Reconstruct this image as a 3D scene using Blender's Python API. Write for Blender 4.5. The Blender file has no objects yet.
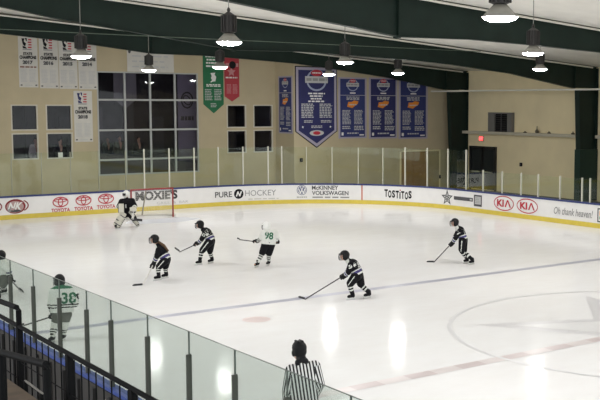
import bpy, bmesh, math, random
import numpy as np
from mathutils import Vector, Matrix
from mathutils.bvhtree import BVHTree
random.seed(7)
SC = bpy.context.scene
COL = SC.collection
PI = math.pi

# ------------------------------------------------------------------ camera (surveyed from the rink's regulation size)
F, CX, CY, CZ, YAW, PITCH, ROLL, PPX = 1035.03, -18.067, -14.692, 4.964, 0.66446, 0.09284, 0.00376, 122.92
def _rot():
    f = np.array([math.sin(YAW)*math.cos(PITCH), math.cos(YAW)*math.cos(PITCH), -math.sin(PITCH)])
    r = np.array([math.cos(YAW), -math.sin(YAW), 0.0]); u = np.cross(r, f)
    c, s = math.cos(ROLL), math.sin(ROLL)
    return np.array([c*r+s*u, -s*r+c*u, f])
RM = _rot()
CP = np.array([CX, CY, CZ])
SR = Vector((math.cos(YAW), -math.sin(YAW), 0)); SF = Vector((math.sin(YAW), math.cos(YAW), 0)); UP = Vector((0, 0, 1))
def proj(P):
    d = RM @ (np.array(P, float)-CP)
    return 300+PPX+F*d[0]/d[2], 200-F*d[1]/d[2]
def ray(u, v): return np.array([(u-300-PPX)/F, -(v-200)/F, 1.0]) @ RM
def at(u, v, ax, val):
    d = ray(u, v); t = (val-CP[ax])/d[ax]; return Vector(CP+t*d)
def at_depth(u, v, D): return Vector(CP+D*ray(u, v))
def depth(P): return float((RM @ (np.array(P, float)-CP))[2])

cam = bpy.data.cameras.new('camera'); camo = bpy.data.objects.new('camera', cam); COL.objects.link(camo)
cam.sensor_fit = 'HORIZONTAL'; cam.sensor_width = 36; cam.lens = F*36/600; cam.shift_x = -PPX/600; cam.clip_end = 300; cam.clip_start = .05
m = Matrix.Identity(4)
for i in range(3):
    m[i][0] = RM[0][i]; m[i][1] = RM[1][i]; m[i][2] = -RM[2][i]; m[i][3] = CP[i]
camo.matrix_world = m
SC.camera = camo

# ------------------------------------------------------------------ materials
MATS = {}
def mat(name, col, rough=.6, metal=0, emit=None, es=0, spec=.5, noise=0, nscale=8, bump=0, bscale=60):
    if name in MATS: return MATS[name]
    M = bpy.data.materials.new(name); M.use_nodes = True
    N = M.node_tree.nodes; L = M.node_tree.links; B = N['Principled BSDF']
    B.inputs['Base Color'].default_value = (*col, 1); B.inputs['Roughness'].default_value = rough
    B.inputs['Metallic'].default_value = metal; B.inputs['Specular IOR Level'].default_value = spec
    if emit: B.inputs['Emission Color'].default_value = (*emit, 1); B.inputs['Emission Strength'].default_value = es
    if noise or bump:
        tc = N.new('ShaderNodeTexCoord')
    if noise:
        nz = N.new('ShaderNodeTexNoise'); nz.inputs['Scale'].default_value = nscale; nz.inputs['Detail'].default_value = 5
        L.new(tc.outputs['Object'], nz.inputs['Vector'])
        rp = N.new('ShaderNodeMapRange'); rp.inputs[1].default_value = .3; rp.inputs[2].default_value = .7
        rp.inputs[3].default_value = 1-noise; rp.inputs[4].default_value = 1+noise*.6
        L.new(nz.outputs['Fac'], rp.inputs[0])
        mx = N.new('ShaderNodeVectorMath'); mx.operation = 'SCALE'; mx.inputs[0].default_value = col
        L.new(rp.outputs[0], mx.inputs['Scale']); L.new(mx.outputs[0], B.inputs['Base Color'])
    if bump:
        n2 = N.new('ShaderNodeTexNoise'); n2.inputs['Scale'].default_value = bscale; n2.inputs['Detail'].default_value = 3
        L.new(tc.outputs['Object'], n2.inputs['Vector'])
        bp = N.new('ShaderNodeBump'); bp.inputs['Strength'].default_value = bump; bp.inputs['Distance'].default_value = .01
        L.new(n2.outputs['Fac'], bp.inputs['Height']); L.new(bp.outputs[0], B.inputs['Normal'])
    MATS[name] = M
    return M
def glass_mat(name, tint, refl=.06, rough=.02):
    if name in MATS: return MATS[name]
    M = bpy.data.materials.new(name); M.use_nodes = True
    N = M.node_tree.nodes; L = M.node_tree.links
    for n in list(N):
        if n.type != 'OUTPUT_MATERIAL': N.remove(n)
    out = [n for n in N if n.type == 'OUTPUT_MATERIAL'][0]
    tr = N.new('ShaderNodeBsdfTransparent'); tr.inputs[0].default_value = (*tint, 1)
    gl = N.new('ShaderNodeBsdfGlossy'); gl.inputs['Roughness'].default_value = rough; gl.inputs[0].default_value = (.9, .95, .92, 1)
    fr = N.new('ShaderNodeLayerWeight'); fr.inputs[0].default_value = .25
    mr = N.new('ShaderNodeMapRange'); mr.inputs[3].default_value = refl*.5; mr.inputs[4].default_value = refl*5
    L.new(fr.outputs['Fresnel'], mr.inputs[0])
    mx = N.new('ShaderNodeMixShader'); L.new(mr.outputs[0], mx.inputs[0]); L.new(tr.outputs[0], mx.inputs[1]); L.new(gl.outputs[0], mx.inputs[2])
    L.new(mx.outputs[0], out.inputs[0])
    MATS[name] = M; return M

def ice_mat():
    M = bpy.data.materials.new('ice'); M.use_nodes = True
    N = M.node_tree.nodes; L = M.node_tree.links; B = N['Principled BSDF']
    tc = N.new('ShaderNodeTexCoord')
    def noise(scale, detail, vec=None, rough=.6):
        n = N.new('ShaderNodeTexNoise'); n.inputs['Scale'].default_value = scale; n.inputs['Detail'].default_value = detail; n.inputs['Roughness'].default_value = rough
        L.new(vec if vec else tc.outputs['Object'], n.inputs['Vector']); return n
    mp = N.new('ShaderNodeMapping'); mp.inputs['Rotation'].default_value = (0, 0, .9); mp.inputs['Scale'].default_value = (.5, 1.2, 1)
    L.new(tc.outputs['Object'], mp.inputs[0])
    big = noise(.16, 4); scr = noise(1.5, 8, mp.outputs[0], .7); fine = noise(5, 6)
    ramp = N.new('ShaderNodeValToRGB'); ramp.color_ramp.elements[0].position = .30; ramp.color_ramp.elements[0].color = (.815, .80, .79, 1)
    ramp.color_ramp.elements[1].position = .66; ramp.color_ramp.elements[1].color = (.875, .88, .885, 1)
    a = N.new('ShaderNodeMath'); a.operation = 'MULTIPLY_ADD'; a.inputs[1].default_value = .5
    L.new(scr.outputs['Fac'], a.inputs[0])
    b = N.new('ShaderNodeMath'); b.operation = 'MULTIPLY'; b.inputs[1].default_value = .5; L.new(big.outputs['Fac'], b.inputs[0]); L.new(b.outputs[0], a.inputs[2])
    L.new(a.outputs[0], ramp.inputs[0]); L.new(ramp.outputs[0], B.inputs['Base Color'])
    r = N.new('ShaderNodeMapRange'); r.inputs[1].default_value = .3; r.inputs[2].default_value = .7; r.inputs[3].default_value = .06; r.inputs[4].default_value = .13
    L.new(scr.outputs['Fac'], r.inputs[0]); L.new(r.outputs[0], B.inputs['Roughness'])
    bp = N.new('ShaderNodeBump'); bp.inputs['Strength'].default_value = .12; bp.inputs['Distance'].default_value = .01
    L.new(fine.outputs['Fac'], bp.inputs['Height']); L.new(bp.outputs[0], B.inputs['Normal'])
    B.inputs['IOR'].default_value = 1.31; B.inputs['Specular IOR Level'].default_value = .05
    return M

ICE = ice_mat()
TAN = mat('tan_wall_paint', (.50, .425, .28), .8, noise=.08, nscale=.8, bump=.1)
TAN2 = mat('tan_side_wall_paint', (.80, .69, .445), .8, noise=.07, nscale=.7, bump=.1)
CEIL = mat('cream_roof_lining', (.88, .86, .80), .8, noise=.05, nscale=1.2)
GREEN = mat('dark_green_steel', (.009, .021, .016), .55, noise=.2, nscale=1.5, spec=.25)
PIPE = mat('cream_pipe', (.72, .70, .62), .5)
BOARD = mat('white_board', (.80, .79, .78), .35, noise=.03, nscale=3)
YEL = mat('yellow_kick_plate', (.66, .52, .07), .45, noise=.08, nscale=4)
BLUECAP = mat('navy_cap', (.025, .04, .16), .45)
BLUENEAR = mat('bright_blue_cap', (.032, .065, .26), .5)
POSTW = mat('pale_aluminium', (.56, .55, .47), .5)
POSTT = mat('dull_aluminium', (.33, .33, .25), .5)
POSTG = mat('dark_grey_metal', (.055, .057, .045), .5)
GLASS = glass_mat('rink_glass', (.95, .985, .94), .03)
GLASSN = glass_mat('near_rink_glass', (.868, .905, .885), .035)
GEDGE = mat('glass_edge', (.10, .115, .10), .3)
WPANE = glass_mat('window_glass', (.80, .79, .82), .022)
BLACK = mat('black', (.008, .008, .010), .7, spec=.25)
DARKMET = mat('black_railing_paint', (.0035, .0038, .004), .7, spec=.1)
RUBBER = mat('black_rubber', (.02, .02, .02), .8)
WHITE = mat('white_fabric', (.64, .65, .61), .85, spec=.2)
WHITEP = mat('white_print', (.78, .78, .76), .7)
GREY = mat('grey_print', (.28, .28, .28), .7)
LGREY = mat('light_grey_print', (.50, .50, .50), .7)
DGREY = mat('dark_grey_print', (.07, .07, .075), .7)
RED = mat('red_print', (.46, .02, .04), .6)
DRED = mat('dark_red_print', (.22, .015, .02), .6)
NAVY = mat('navy_banner', (.020, .022, .105), .7, noise=.1, nscale=3)
NAVY2 = mat('blue_banner', (.026, .036, .145), .7, noise=.1, nscale=3)
PURP = mat('pale_purple_border', (.38, .35, .44), .7)
BGRN = mat('green_banner', (.015, .15, .06), .7, noise=.1, nscale=3)
BRED = mat('red_banner', (.42, .04, .055), .7, noise=.1, nscale=3)
BWHT = mat('white_banner', (.62, .60, .55), .8, noise=.05, nscale=3)
ORANGE = mat('orange_print', (.75, .25, .03), .6)
GREENJ = mat('green_fabric', (.012, .12, .055), .8)
PURPJ = mat('purple_fabric', (.045, .035, .16), .8)
JBLK = mat('black_jersey', (.007, .007, .009), .85, spec=.15)
PBLK = mat('black_nylon', (.006, .006, .008), .8, spec=.2)
SKIN = mat('skin', (.55, .33, .24), .55)
EYE = mat('eye', (.02, .015, .012), .3)
LIP = mat('lip', (.42, .17, .14), .5)
HAIRB = mat('brown_hair', (.10, .05, .022), .6, noise=.2, nscale=60)
HAIRK = mat('dark_hair', (.012, .009, .008), .5, noise=.2, nscale=60)
HELB = mat('black_helmet', (.007, .007, .008), .5, spec=.2)
HELW = mat('white_helmet', (.75, .75, .72), .35)
STEEL = mat('steel', (.55, .55, .55), .3, metal=.9)
CAGE = mat('cage_wire', (.07, .07, .07), .5, metal=.3)
STKB = mat('black_stick', (.015, .015, .018), .45)
STKW = mat('pale_stick', (.62, .60, .56), .45)
STKG = mat('dark_stick', (.09, .085, .085), .45)
PADC = mat('cream_pad', (.60, .58, .50), .6)
OLIVE = mat('grey_green_nylon', (.09, .095, .08), .7)
WINF = mat('cream_window_frame', (.60, .57, .49), .6)
ALU = mat('grey_window_mullion', (.42, .43, .42), .5)

# ------------------------------------------------------------------ object helpers
def link(name, me, parent=None, mats=()):
    o = bpy.data.objects.new(name, me); COL.objects.link(o)
    for mm in mats: me.materials.append(mm)
    if parent is not None: o.parent = parent
    return o
def tag(o, label=None, cat=None, group=None, kind=None):
    if label: o['label'] = label
    if cat: o['category'] = cat
    if group: o['group'] = group
    if kind: o['kind'] = kind
    return o
def thing(name, label, cat, loc=(0, 0, 0), group=None, kind=None):
    o = bpy.data.objects.new(name, None); COL.objects.link(o); o.location = loc; o.empty_display_size = .1
    return tag(o, label, cat, group, kind)

class MB:
    """collects geometry (world coordinates) with material slots, links it as one mesh"""
    def __init__(s): s.v = []; s.f = []; s.m = []; s.mats = []; s.smooth = False
    def mi(s, m):
        if m not in s.mats: s.mats.append(m)
        return s.mats.index(m)
    def poly(s, pts, m):
        b = len(s.v); s.v += [tuple(p) for p in pts]; s.f.append(list(range(b, b+len(pts)))); s.m.append(s.mi(m))
    def mesh(s, vs, fs, m):
        b = len(s.v); s.v += [tuple(p) for p in vs]; i = s.mi(m)
        for f in fs: s.f.append([b+k for k in f]); s.m.append(i)
    def box(s, a, b, m):
        (x0, y0, z0), (x1, y1, z1) = a, b
        x0, x1 = min(x0, x1), max(x0, x1); y0, y1 = min(y0, y1), max(y0, y1); z0, z1 = min(z0, z1), max(z0, z1)
        v = [(x0,y0,z0),(x1,y0,z0),(x1,y1,z0),(x0,y1,z0),(x0,y0,z1),(x1,y0,z1),(x1,y1,z1),(x0,y1,z1)]
        s.mesh(v, [(0,3,2,1),(4,5,6,7),(0,1,5,4),(1,2,6,5),(2,3,7,6),(3,0,4,7)], m)
    def obox(s, c, ax, ay, az, m):
        c = Vector(c); v = []
        for sz in (-1, 1):
            for sx, sy in ((-1,-1),(1,-1),(1,1),(-1,1)): v.append(c+ax*sx+ay*sy+az*sz)
        s.mesh(v, [(0,3,2,1),(4,5,6,7),(0,1,5,4),(1,2,6,5),(2,3,7,6),(3,0,4,7)], m)
    def tube(s, pts, r, m, n=8, r1=None, cap=True):
        pts = [Vector(p) for p in pts]; rings = []
        for i, p in enumerate(pts):
            d = (pts[min(i+1, len(pts)-1)]-pts[max(i-1, 0)]).normalized()
            a = d.cross(UP) if abs(d.z) < .95 else d.cross(Vector((1, 0, 0)))
            a.normalize(); b = d.cross(a)
            rr = r if r1 is None else r+(r1-r)*i/max(1, len(pts)-1)
            rings.append([p+(a*math.cos(2*PI*k/n)+b*math.sin(2*PI*k/n))*rr for k in range(n)])
        v = [q for ring in rings for q in ring]; f = []
        for i in range(len(pts)-1):
            for k in range(n):
                f.append((i*n+k, i*n+(k+1) % n, (i+1)*n+(k+1) % n, (i+1)*n+k))
        if cap: f.append(tuple(range(n))[::-1]); f.append(tuple(range((len(pts)-1)*n, len(pts)*n)))
        s.mesh(v, f, m)
    def lathe(s, prof, c, m, n=20, cap0=False, cap1=False):
        c = Vector(c); v = []; f = []
        for (r, z) in prof: v += [c+Vector((r*math.cos(2*PI*k/n), r*math.sin(2*PI*k/n), z)) for k in range(n)]
        for i in range(len(prof)-1):
            for k in range(n): f.append((i*n+k, i*n+(k+1) % n, (i+1)*n+(k+1) % n, (i+1)*n+k))
        if cap0: f.append(tuple(range(n))[::-1])
        if cap1: f.append(tuple(range((len(prof)-1)*n, len(prof)*n)))
        s.mesh(v, f, m)
    def build(s, name, parent=None, origin=None, smooth=False, label=None, kind=None):
        o0 = Vector(origin) if origin is not None else (parent_loc(parent) if parent is not None else Vector())
        me = bpy.data.meshes.new(name)
        me.from_pydata([tuple(Vector(p)-o0) for p in s.v], [], s.f)
        for mm in s.mats: me.materials.append(mm)
        me.polygons.foreach_set('material_index', s.m)
        if smooth: me.polygons.foreach_set('use_smooth', [True]*len(me.polygons))
        me.update()
        o = link(name, me, parent)
        if parent is None: o.location = o0
        if label: o['label'] = label
        if kind: o['kind'] = kind
        return o
def parent_loc(p):
    v = Vector()
    while p is not None: v += Vector(p.location); p = p.parent
    return v

_tc = {}
def text2d(body, bold=0, shear=0):
    """flat lettering: vertices and faces normalised to the unit box"""
    key = (body, bold, shear)
    if key in _tc: return _tc[key]
    cu = bpy.data.curves.new('lettering', 'FONT'); cu.body = body; cu.offset = bold; cu.shear = shear; cu.resolution_u = 3
    o = bpy.data.objects.new('lettering', cu); COL.objects.link(o)
    dg = bpy.context.evaluated_depsgraph_get(); dg.update()
    me = bpy.data.meshes.new_from_object(o.evaluated_get(dg))
    vs = [(v.co.x, v.co.y) for v in me.vertices]; fs = [tuple(p.vertices) for p in me.polygons]
    x0 = min(v[0] for v in vs); x1 = max(v[0] for v in vs); y0 = min(v[1] for v in vs); y1 = max(v[1] for v in vs)
    vs = [((x-x0)/(x1-x0), (y-y0)/(y1-y0)) for x, y in vs]
    bpy.data.objects.remove(o); bpy.data.curves.remove(cu); bpy.data.meshes.remove(me)
    _tc[key] = (vs, fs); return vs, fs

class Flat:
    """artwork in (a, b) metres, later laid on a surface by a map (a, b, layer) -> point"""
    def __init__(s): s.items = []
    def raw(s, vs, fs, m, lay=1): s.items.append((vs, fs, m, lay))
    def poly(s, pts, m, lay=1): s.raw(list(pts), [tuple(range(len(pts)))], m, lay)
    def rect(s, x0, y0, x1, y1, m, lay=1): s.poly([(x0,y0),(x1,y0),(x1,y1),(x0,y1)], m, lay)
    def disc(s, cx, cy, rx, ry, m, lay=1, n=28): s.poly([(cx+rx*math.cos(2*PI*k/n), cy+ry*math.sin(2*PI*k/n)) for k in range(n)], m, lay)
    def ring(s, cx, cy, rx, ry, th, m, lay=1, n=32, a0=0, a1=2*PI, rot=0):
        vs = []; fs = []
        for k in range(n+1):
            t = a0+(a1-a0)*k/n
            for q in (0, 1):
                x = (rx-th*q)*math.cos(t); y = (ry-th*q)*math.sin(t)
                vs.append((cx+x*math.cos(rot)-y*math.sin(rot), cy+x*math.sin(rot)+y*math.cos(rot)))
        for k in range(n): fs.append((2*k, 2*k+2, 2*k+3, 2*k+1))
        s.raw(vs, fs, m, lay)
    def star(s, cx, cy, R, r, m, lay=1, rot=PI/2, sx=1):
        s.poly([(cx+sx*(R if k % 2 == 0 else r)*math.cos(rot+k*PI/5), cy+(R if k % 2 == 0 else r)*math.sin(rot+k*PI/5)) for k in range(10)], m, lay)
    def text(s, body, x0, y0, x1, y1, m, lay=2, bold=0, shear=0):
        vs, fs = text2d(body, bold, shear)
        s.raw([(x0+a*(x1-x0), y0+b*(y1-y0)) for a, b in vs], fs, m, lay)
    def lines(s, x0, y0, x1, y1, n, m, lay=2, fill=.55, ragged=.35, rng=None):
        """a column of print too small to read"""
        rng = rng or random; h = (y1-y0)/n
        for i in range(n):
            y = y1-(i+1)*h; x = x0; end = x1-(x1-x0)*ragged*rng.random()
            while x < end:
                w = (x1-x0)*rng.uniform(.12, .3); s.rect(x, y+h*(1-fill)/2, min(end, x+w), y+h*(1+fill)/2, m, lay); x += w+(x1-x0)*.05
    def build(s, name, fn, parent, label=None):
        mb = MB()
        for vs, fs, m, lay in s.items: mb.mesh([fn(a, b, lay) for a, b in vs], fs, m)
        return mb.build(name, parent, label=label)

# ------------------------------------------------------------------ ice, floor, markings
def rink_outline(R=8.53, inset=0):
    hx, hy = 12.95-inset, 30.48-inset; r = R-inset; pts = []
    for cx, cy, a0 in ((hx-r, hy-r, 0), (-hx+r, hy-r, PI/2), (-hx+r, -hy+r, PI), (hx-r, -hy+r, 1.5*PI)):
        pts += [(cx+r*math.cos(a0+PI/2*k/14), cy+r*math.sin(a0+PI/2*k/14)) for k in range(15)]
    return pts
fl = MB(); fl.box((-26, -32, -.30), (26, 42, -.06), mat('dark_rubber_floor', (.05, .05, .05), .7, noise=.2, nscale=4))
floor = fl.build('floor'); tag(floor, 'dark rubber matting floor around the ice rink', None, kind='structure')
ib = MB(); o = rink_outline(inset=-.02)
ib.poly([(x, y, 0) for x, y in o], ICE)
ice = ib.build('floor_ice'); tag(ice, 'white scuffed ice sheet of the hockey rink', None, kind='structure')

MB_BLUE = mat('faded_blue_paint_under_ice', (.45, .455, .54), .3)
MB_RED = mat('faded_red_paint_under_ice', (.64, .56, .56), .3)
MB_GREY = mat('faded_grey_paint_under_ice', (.79, .79, .80), .3)
MB_STAR = mat('faded_star_paint_under_ice', (.68, .675, .69), .3)
MB_CREASE = mat('faded_crease_paint_under_ice', (.76, .79, .85), .3)
MB_DOT = mat('faded_dot_paint_under_ice', (.74, .63, .62), .3)
mk = Flat()
mk.rect(-12.9, 7.62, 12.9, 7.92, MB_BLUE)
mk.rect(-11.8, 27.11, 11.8, 27.16, MB_RED)
for k in range(43):   # chequered centre line
    x = -12.9+k*.6
    mk.rect(x, -.15, min(12.9, x+.6), .15, MB_RED if k % 2 == 0 else mat('pale_red_paint_under_ice', (.75, .69, .685), .3), 3)
mk.ring(0, 0, 4.6, 4.6, .09, MB_GREY, 4, 72)
mk.star(0, 0, 4.0, 1.55, MB_STAR, 1, rot=math.radians(137.5))
mk.star(0, 0, 3.1, 1.15, mat('pale_star_paint_under_ice', (.78, .78, .785), .3), 2, rot=math.radians(137.5))
mk.disc(-6.6, 6.15, .33, .33, MB_DOT); mk.disc(6.6, 6.15, .33, .33, MB_DOT)
mk.poly([(-1.2+.1, 27.1)]+[(.1+1.9*math.cos(PI+PI*k/20), 27.1-.2+1.5*math.sin(PI+PI*k/20)) for k in range(3, 18)]+[(1.3, 27.1)], MB_CREASE)
mo = mk.build('floor_marking', lambda a, b, l: Vector((a, b, .0015*l)), ice, 'faded lines, circle and star painted under the ice'); mo['kind'] = 'structure'

# ------------------------------------------------------------------ dasher boards
HX, HY, RC = 12.95, 30.48, 8.53
S1 = HY-RC+8.0          # right side from Y=-8 to the corner
S2 = S1+RC*PI/2; S3 = S2+2*(HX-RC); S4 = S3+RC*PI/2
def path(s):
    if s < S1: return Vector((HX, -8+s, 0)), Vector((-1, 0, 0))
    if s < S2:
        a = (s-S1)/RC; return Vector((HX-RC+RC*math.cos(a), HY-RC+RC*math.sin(a), 0)), Vector((-math.cos(a), -math.sin(a), 0))
    if s < S3: return Vector((HX-RC-(s-S2), HY, 0)), Vector((0, -1, 0))
    if s < S4:
        a = (s-S3)/RC; return Vector((-HX+RC-RC*math.sin(a), HY-RC+RC*math.cos(a), 0)), Vector((math.sin(a), -math.cos(a), 0))
    return Vector((-HX, HY-RC-(s-S4), 0)), Vector((1, 0, 0))
def pt(s, z, off=0):
    p, n = path(s); p = p+n*off; p.z = z; return p
def s_of(u, z=.5):
    lo, hi = 0.0, S4
    best = min((abs(proj(pt(s, z))[0]-u), s) for s in np.arange(0, S4-6, .25))[1]
    lo, hi = best-.3, best+.3
    for _ in range(40):
        mid = (lo+hi)/2
        if proj(pt(mid, z))[0] > u: lo = mid
        else: hi = mid
    return (lo+hi)/2
def z_of(s, y):
    y0 = proj(pt(s, 0))[1]; y1 = proj(pt(s, 1))[1]; return (y0-y)/(y0-y1)
def samples(s0, s1):
    ks = [s0]; s = s0
    while s < s1-1e-6:
        curved = (S1-.01 <= s < S2) or (S3-.01 <= s < S4)
        nxt = s+(.45 if curved else 4.0)
        for b in (S1, S2, S3, S4):
            if s < b-1e-6 < nxt: nxt = b
        s = min(nxt, s1); ks.append(s)
    return ks
def sweep(mb, prof, s0, s1, m):
    """closed profile of (offset, z) swept along the boards"""
    ks = samples(s0, s1); n = len(prof); v = []; f = []
    for s in ks: v += [pt(s, z, off) for off, z in prof]
    for i in range(len(ks)-1):
        for k in range(n): f.append((i*n+k, (i+1)*n+k, (i+1)*n+(k+1) % n, i*n+(k+1) % n))
    f.append(tuple(range(n))); f.append(tuple(range((len(ks)-1)*n, len(ks)*n))[::-1])
    mb.mesh(v, f, m)

boards = thing('rink_boards', 'white dasher boards with adverts and yellow kick plate around the far end', 'rink boards', (HX, HY-RC, 0))
b = MB(); sweep(b, [(0, .19), (0, .94), (-.12, .94), (-.12, .19)], 0, S4, BOARD); b.build('board_panel', boards)
b = MB(); sweep(b, [(.015, .004), (.015, .20), (-.12, .19), (-.12, .004)], 0, S4, YEL); b.build('kick_plate', boards, label='yellow kick plate')
b = MB(); sweep(b, [(.02, .93), (.02, 1.0), (-.16, 1.0), (-.16, .93)], 0, S4, BLUECAP); b.build('cap_rail', boards, label='navy cap rail')
# glass: tall round the end and corner, lower along the right side
post_px = [(12.5,'t'),(42.5,'t'),(71.5,'t'),(99.5,'t'),(126.4,'t'),(145,'w'),(170,'w'),(195,'w'),(219,'w'),(243.5,'w'),(268.5,'w'),(282,'w'),(306.5,'m'),(332,'m'),(358,'m'),(382.5,'m'),(404.5,'w'),(426.5,'w'),(447,'w'),(465,'w'),
           (482,'l'),(501,'l'),(520,'l'),(537,'l'),(559,'l'),(581,'l'),(589,'l')]
posts = [(s_of(u, 1.5), k) for u, k in post_px]
sl = posts[-1][0]
k = sl-1.5
while k > .5: posts.append((k, 'l')); k -= 1.35
k = posts[0][0]+1.3
while k < S4-.3: posts.insert(0, (k, 't')); k += 1.3
GT, GL = 2.80, 1.93
for (s, kind) in posts:
    h = GL if kind == 'l' else GT; w = {'w': .027, 'l': .025, 't': .014, 'm': .02}[kind]
    if kind in 'wl': h += .05
    p, n = path(s); t = Vector((-n.y, n.x, 0)); mb = MB()
    mb.obox(p+n*-.07+UP*(1.0+h)/2, t*w, n*.03, UP*((h-1.0)/2), POSTW if kind in 'wl' else (POSTT if kind == 't' else mat('mid_aluminium', (.5, .5, .4), .5)))
    mb.build('glass_post', boards)
for (sa, ka), (sb, kb) in zip(posts[:-1], posts[1:]):
    h = GL if (ka == 'l' or kb == 'l') else GT; mb = MB()
    sweep(mb, [(-.064, 1.002), (-.064, h), (-.076, h), (-.076, 1.002)], sb+.02, sa-.02, GLASS)
    mb.build('glass_pane', boards)

# advertisements on the boards
def ad(u0, u1, y0, y1):
    s0 = s_of(u0); s1 = s_of(u1); sm = (s0+s1)/2
    return s0, abs(s0-s1), z_of(sm, y1), z_of(sm, y0)
def lay_on_boards(s0): return lambda a, b, l: pt(s0-a, b, .004+.003*l)
def swoosh_ad(u0, u1, y0, y1, lab):
    s0, w, z0, z1 = ad(u0, u1, y0, y1); f = Flat(); cx = w*.43; cz = (z0+z1)/2; h = (z1-z0)/2
    f.disc(cx, cz, w*.43, h, DRED, 1); f.disc(cx-.01, cz-.02, w*.36, h*.8, mat('grey_red_print', (.45, .30, .29), .6), 2)
    f.text('NK', w*.1, cz-h*.5, w*.74, cz+h*.55, WHITEP, 3, .03, .4)
    f.disc(cx-.25*w, cz-h*.35, w*.09, h*.4, GREY, 3); f.disc(cx, cz-h*.62, w*.22, h*.18, DGREY, 3)
    f.ring(cx+.06*w, cz+.02, w*.5, h*.95, .05, DRED, 2, 16, -.9, .9)
    f.build('advertisement', lay_on_boards(s0), boards, lab)
swoosh_ad(5, 29, 199, 213.5, 'dark red oval logo with white slanted letters')
swoosh_ad(-22, 2.5, 201, 215, 'dark red oval logo at the photo edge')
def toyota(c):
    s0, w, z0, z1 = ad(c-8, c+8, 196.8 if c < 70 else (195.2 if c < 95 else 193.6), 207.3 if c < 70 else (205.6 if c < 95 else 203.8))
    f = Flat(); cx = w/2; cz = (z0+z1)/2; h = (z1-z0)/2
    f.ring(cx, cz, w/2, h, .045, RED, 2); f.ring(cx, cz+h*.28, w*.40, h*.36, .04, RED, 2); f.ring(cx, cz-h*.02, w*.17, h*.80, .04, RED, 3)
    f.text('TOYOTA', -.06, z0-.21, w+.06, z0-.04, RED, 2, .03)
    f.build('advertisement', lay_on_boards(s0), boards, 'red ellipse emblem with red capital letters')
for c in (60.5, 83.5, 106): toyota(c)
s0, w, z0, z1 = ad(135.5, 177.5, 190.5, 199.8); f = Flat(); f.text("MOXIE'S", 0, z0, w, z1, mat('charcoal_print', (.035, .035, .04), .6), 2, .045)
f.text('GRILL  &  BAR', w*.50, z0-.22, w*1.26, z0-.10, LGREY, 2); f.build('advertisement', lay_on_boards(s0), boards, 'charcoal capital letters behind the goal net')
s0, w, z0, z1 = ad(215, 276, 190.8, 196.5); f = Flat()
f.text('PURE', 0, z0, w*.285, z1, DGREY, 2, .015); f.text('HOCKEY', w*.50, z0+.02, w, z1+.02, GREY, 2)
cx = w*.395; cz = (z0+z1)/2; f.disc(cx, cz, .24, .24, BLACK, 2)
f.poly([(cx-.15, cz-.12), (cx-.09, cz-.12), (cx-.03, cz+.02), (cx+.02, cz-.12), (cx+.08, cz-.12), (cx+.16, cz+.12), (cx+.10, cz+.12), (cx+.04, cz-.02), (cx-.01, cz+.12), (cx-.07, cz+.12)], WHITEP, 3)
f.lines(w*.55, z0-.16, w*1.04, z0-.11, 1, LGREY, 2, .8, 0); f.build('advertisement', lay_on_boards(s0), boards, 'grey spaced capitals around a black disc')
s0, w, z0, z1 = ad(296.8, 348.5, 185.6, 195.2); f = Flat(); VWB = mat('roundel_blue_grey', (.12, .13, .24), .4)
cx = .25; cz = (z0+z1)/2+.02; f.disc(cx, cz, .25, .25, VWB, 1); f.ring(cx, cz, .22, .22, .03, WHITEP, 2)
for pts_ in ([(-.10, .17), (-.06, .17), (0, .05), (.06, .17), (.10, .17), (.02, .0), (-.02, .0)], [(-.18, .06), (-.13, .08), (-.08, -.08), (-.02, .0), (.02, .0), (.08, -.08), (.13, .08), (.18, .06), (.09, -.18), (.06, -.18), (0, -.05), (-.06, -.18), (-.09, -.18)]):
    f.poly([(cx+x, cz+y) for x, y in pts_], WHITEP, 3)
f.text('McKINNEY', w*.29, (z0+z1)/2+.03, w*.80, z1, DGREY, 2, .02); f.text('VOLKSWAGEN', w*.29, z0+.01, w, (z0+z1)/2-.02, DGREY, 2, .02)
f.lines(0, z0-.12, .5, z0-.06, 1, GREY, 2, .8, 0); f.lines(w*.30, z0-.14, w*1.05, z0-.06, 1, GREY, 2, .8, 0)
f.build('advertisement', lay_on_boards(s0), boards, 'round blue emblem beside two lines of grey capitals')
s0 = s_of(362); f = Flat(); f.rect(-.03, .2, .03, .94, mat('red_line_print', (.55, .12, .07), .5), 1); f.build('board_stripe', lay_on_boards(s0), boards, 'red vertical goal-line stripe')
s0, w, z0, z1 = ad(384.5, 412, 190.3, 198.6); f = Flat()
for i, ch in enumerate('TOSTITOS'):
    x0 = w*(0, .13, .27, .40, .535, .60, .735, .87)[i]; ww = w*(.13, .13, .12, .13, .05, .13, .13, .13)[i]; dz = (.03, -.01, 0, -.02, -.03, -.03, -.06, 0)[i]
    f.text(ch if i != 4 else 'i', x0, z0+dz+.03, x0+ww*.92, z1+dz-(.05 if i == 4 else 0), BLACK, 2, .04)
f.disc(w*.565, z1+.01, .035, .03, RED, 3); f.build('advertisement', lay_on_boards(s0), boards, 'bouncing black capital letters')
s0, w, z0, z1 = ad(441.8, 452.5, 192, 203.5); f = Flat(); cz = (z0+z1)/2
f.star(w/2, cz, w*.56, w*.24, DGREY, 1); f.star(w/2, cz, w*.36, w*.145, WHITEP, 2); f.star(w/2, cz, w*.27, w*.11, DGREY, 3); f.disc(w/2, cz, .035, .035, WHITEP, 4)
s9, w9, z09, z19 = ad(454, 473, 197, 200.6); a0 = s0-s9; f.rect(a0, z09, a0+w9, z19, DGREY, 2); f.lines(a0+.08, z09+.04, a0+w9-.05, z19-.04, 1, LGREY, 3, .8, 0)
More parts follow.
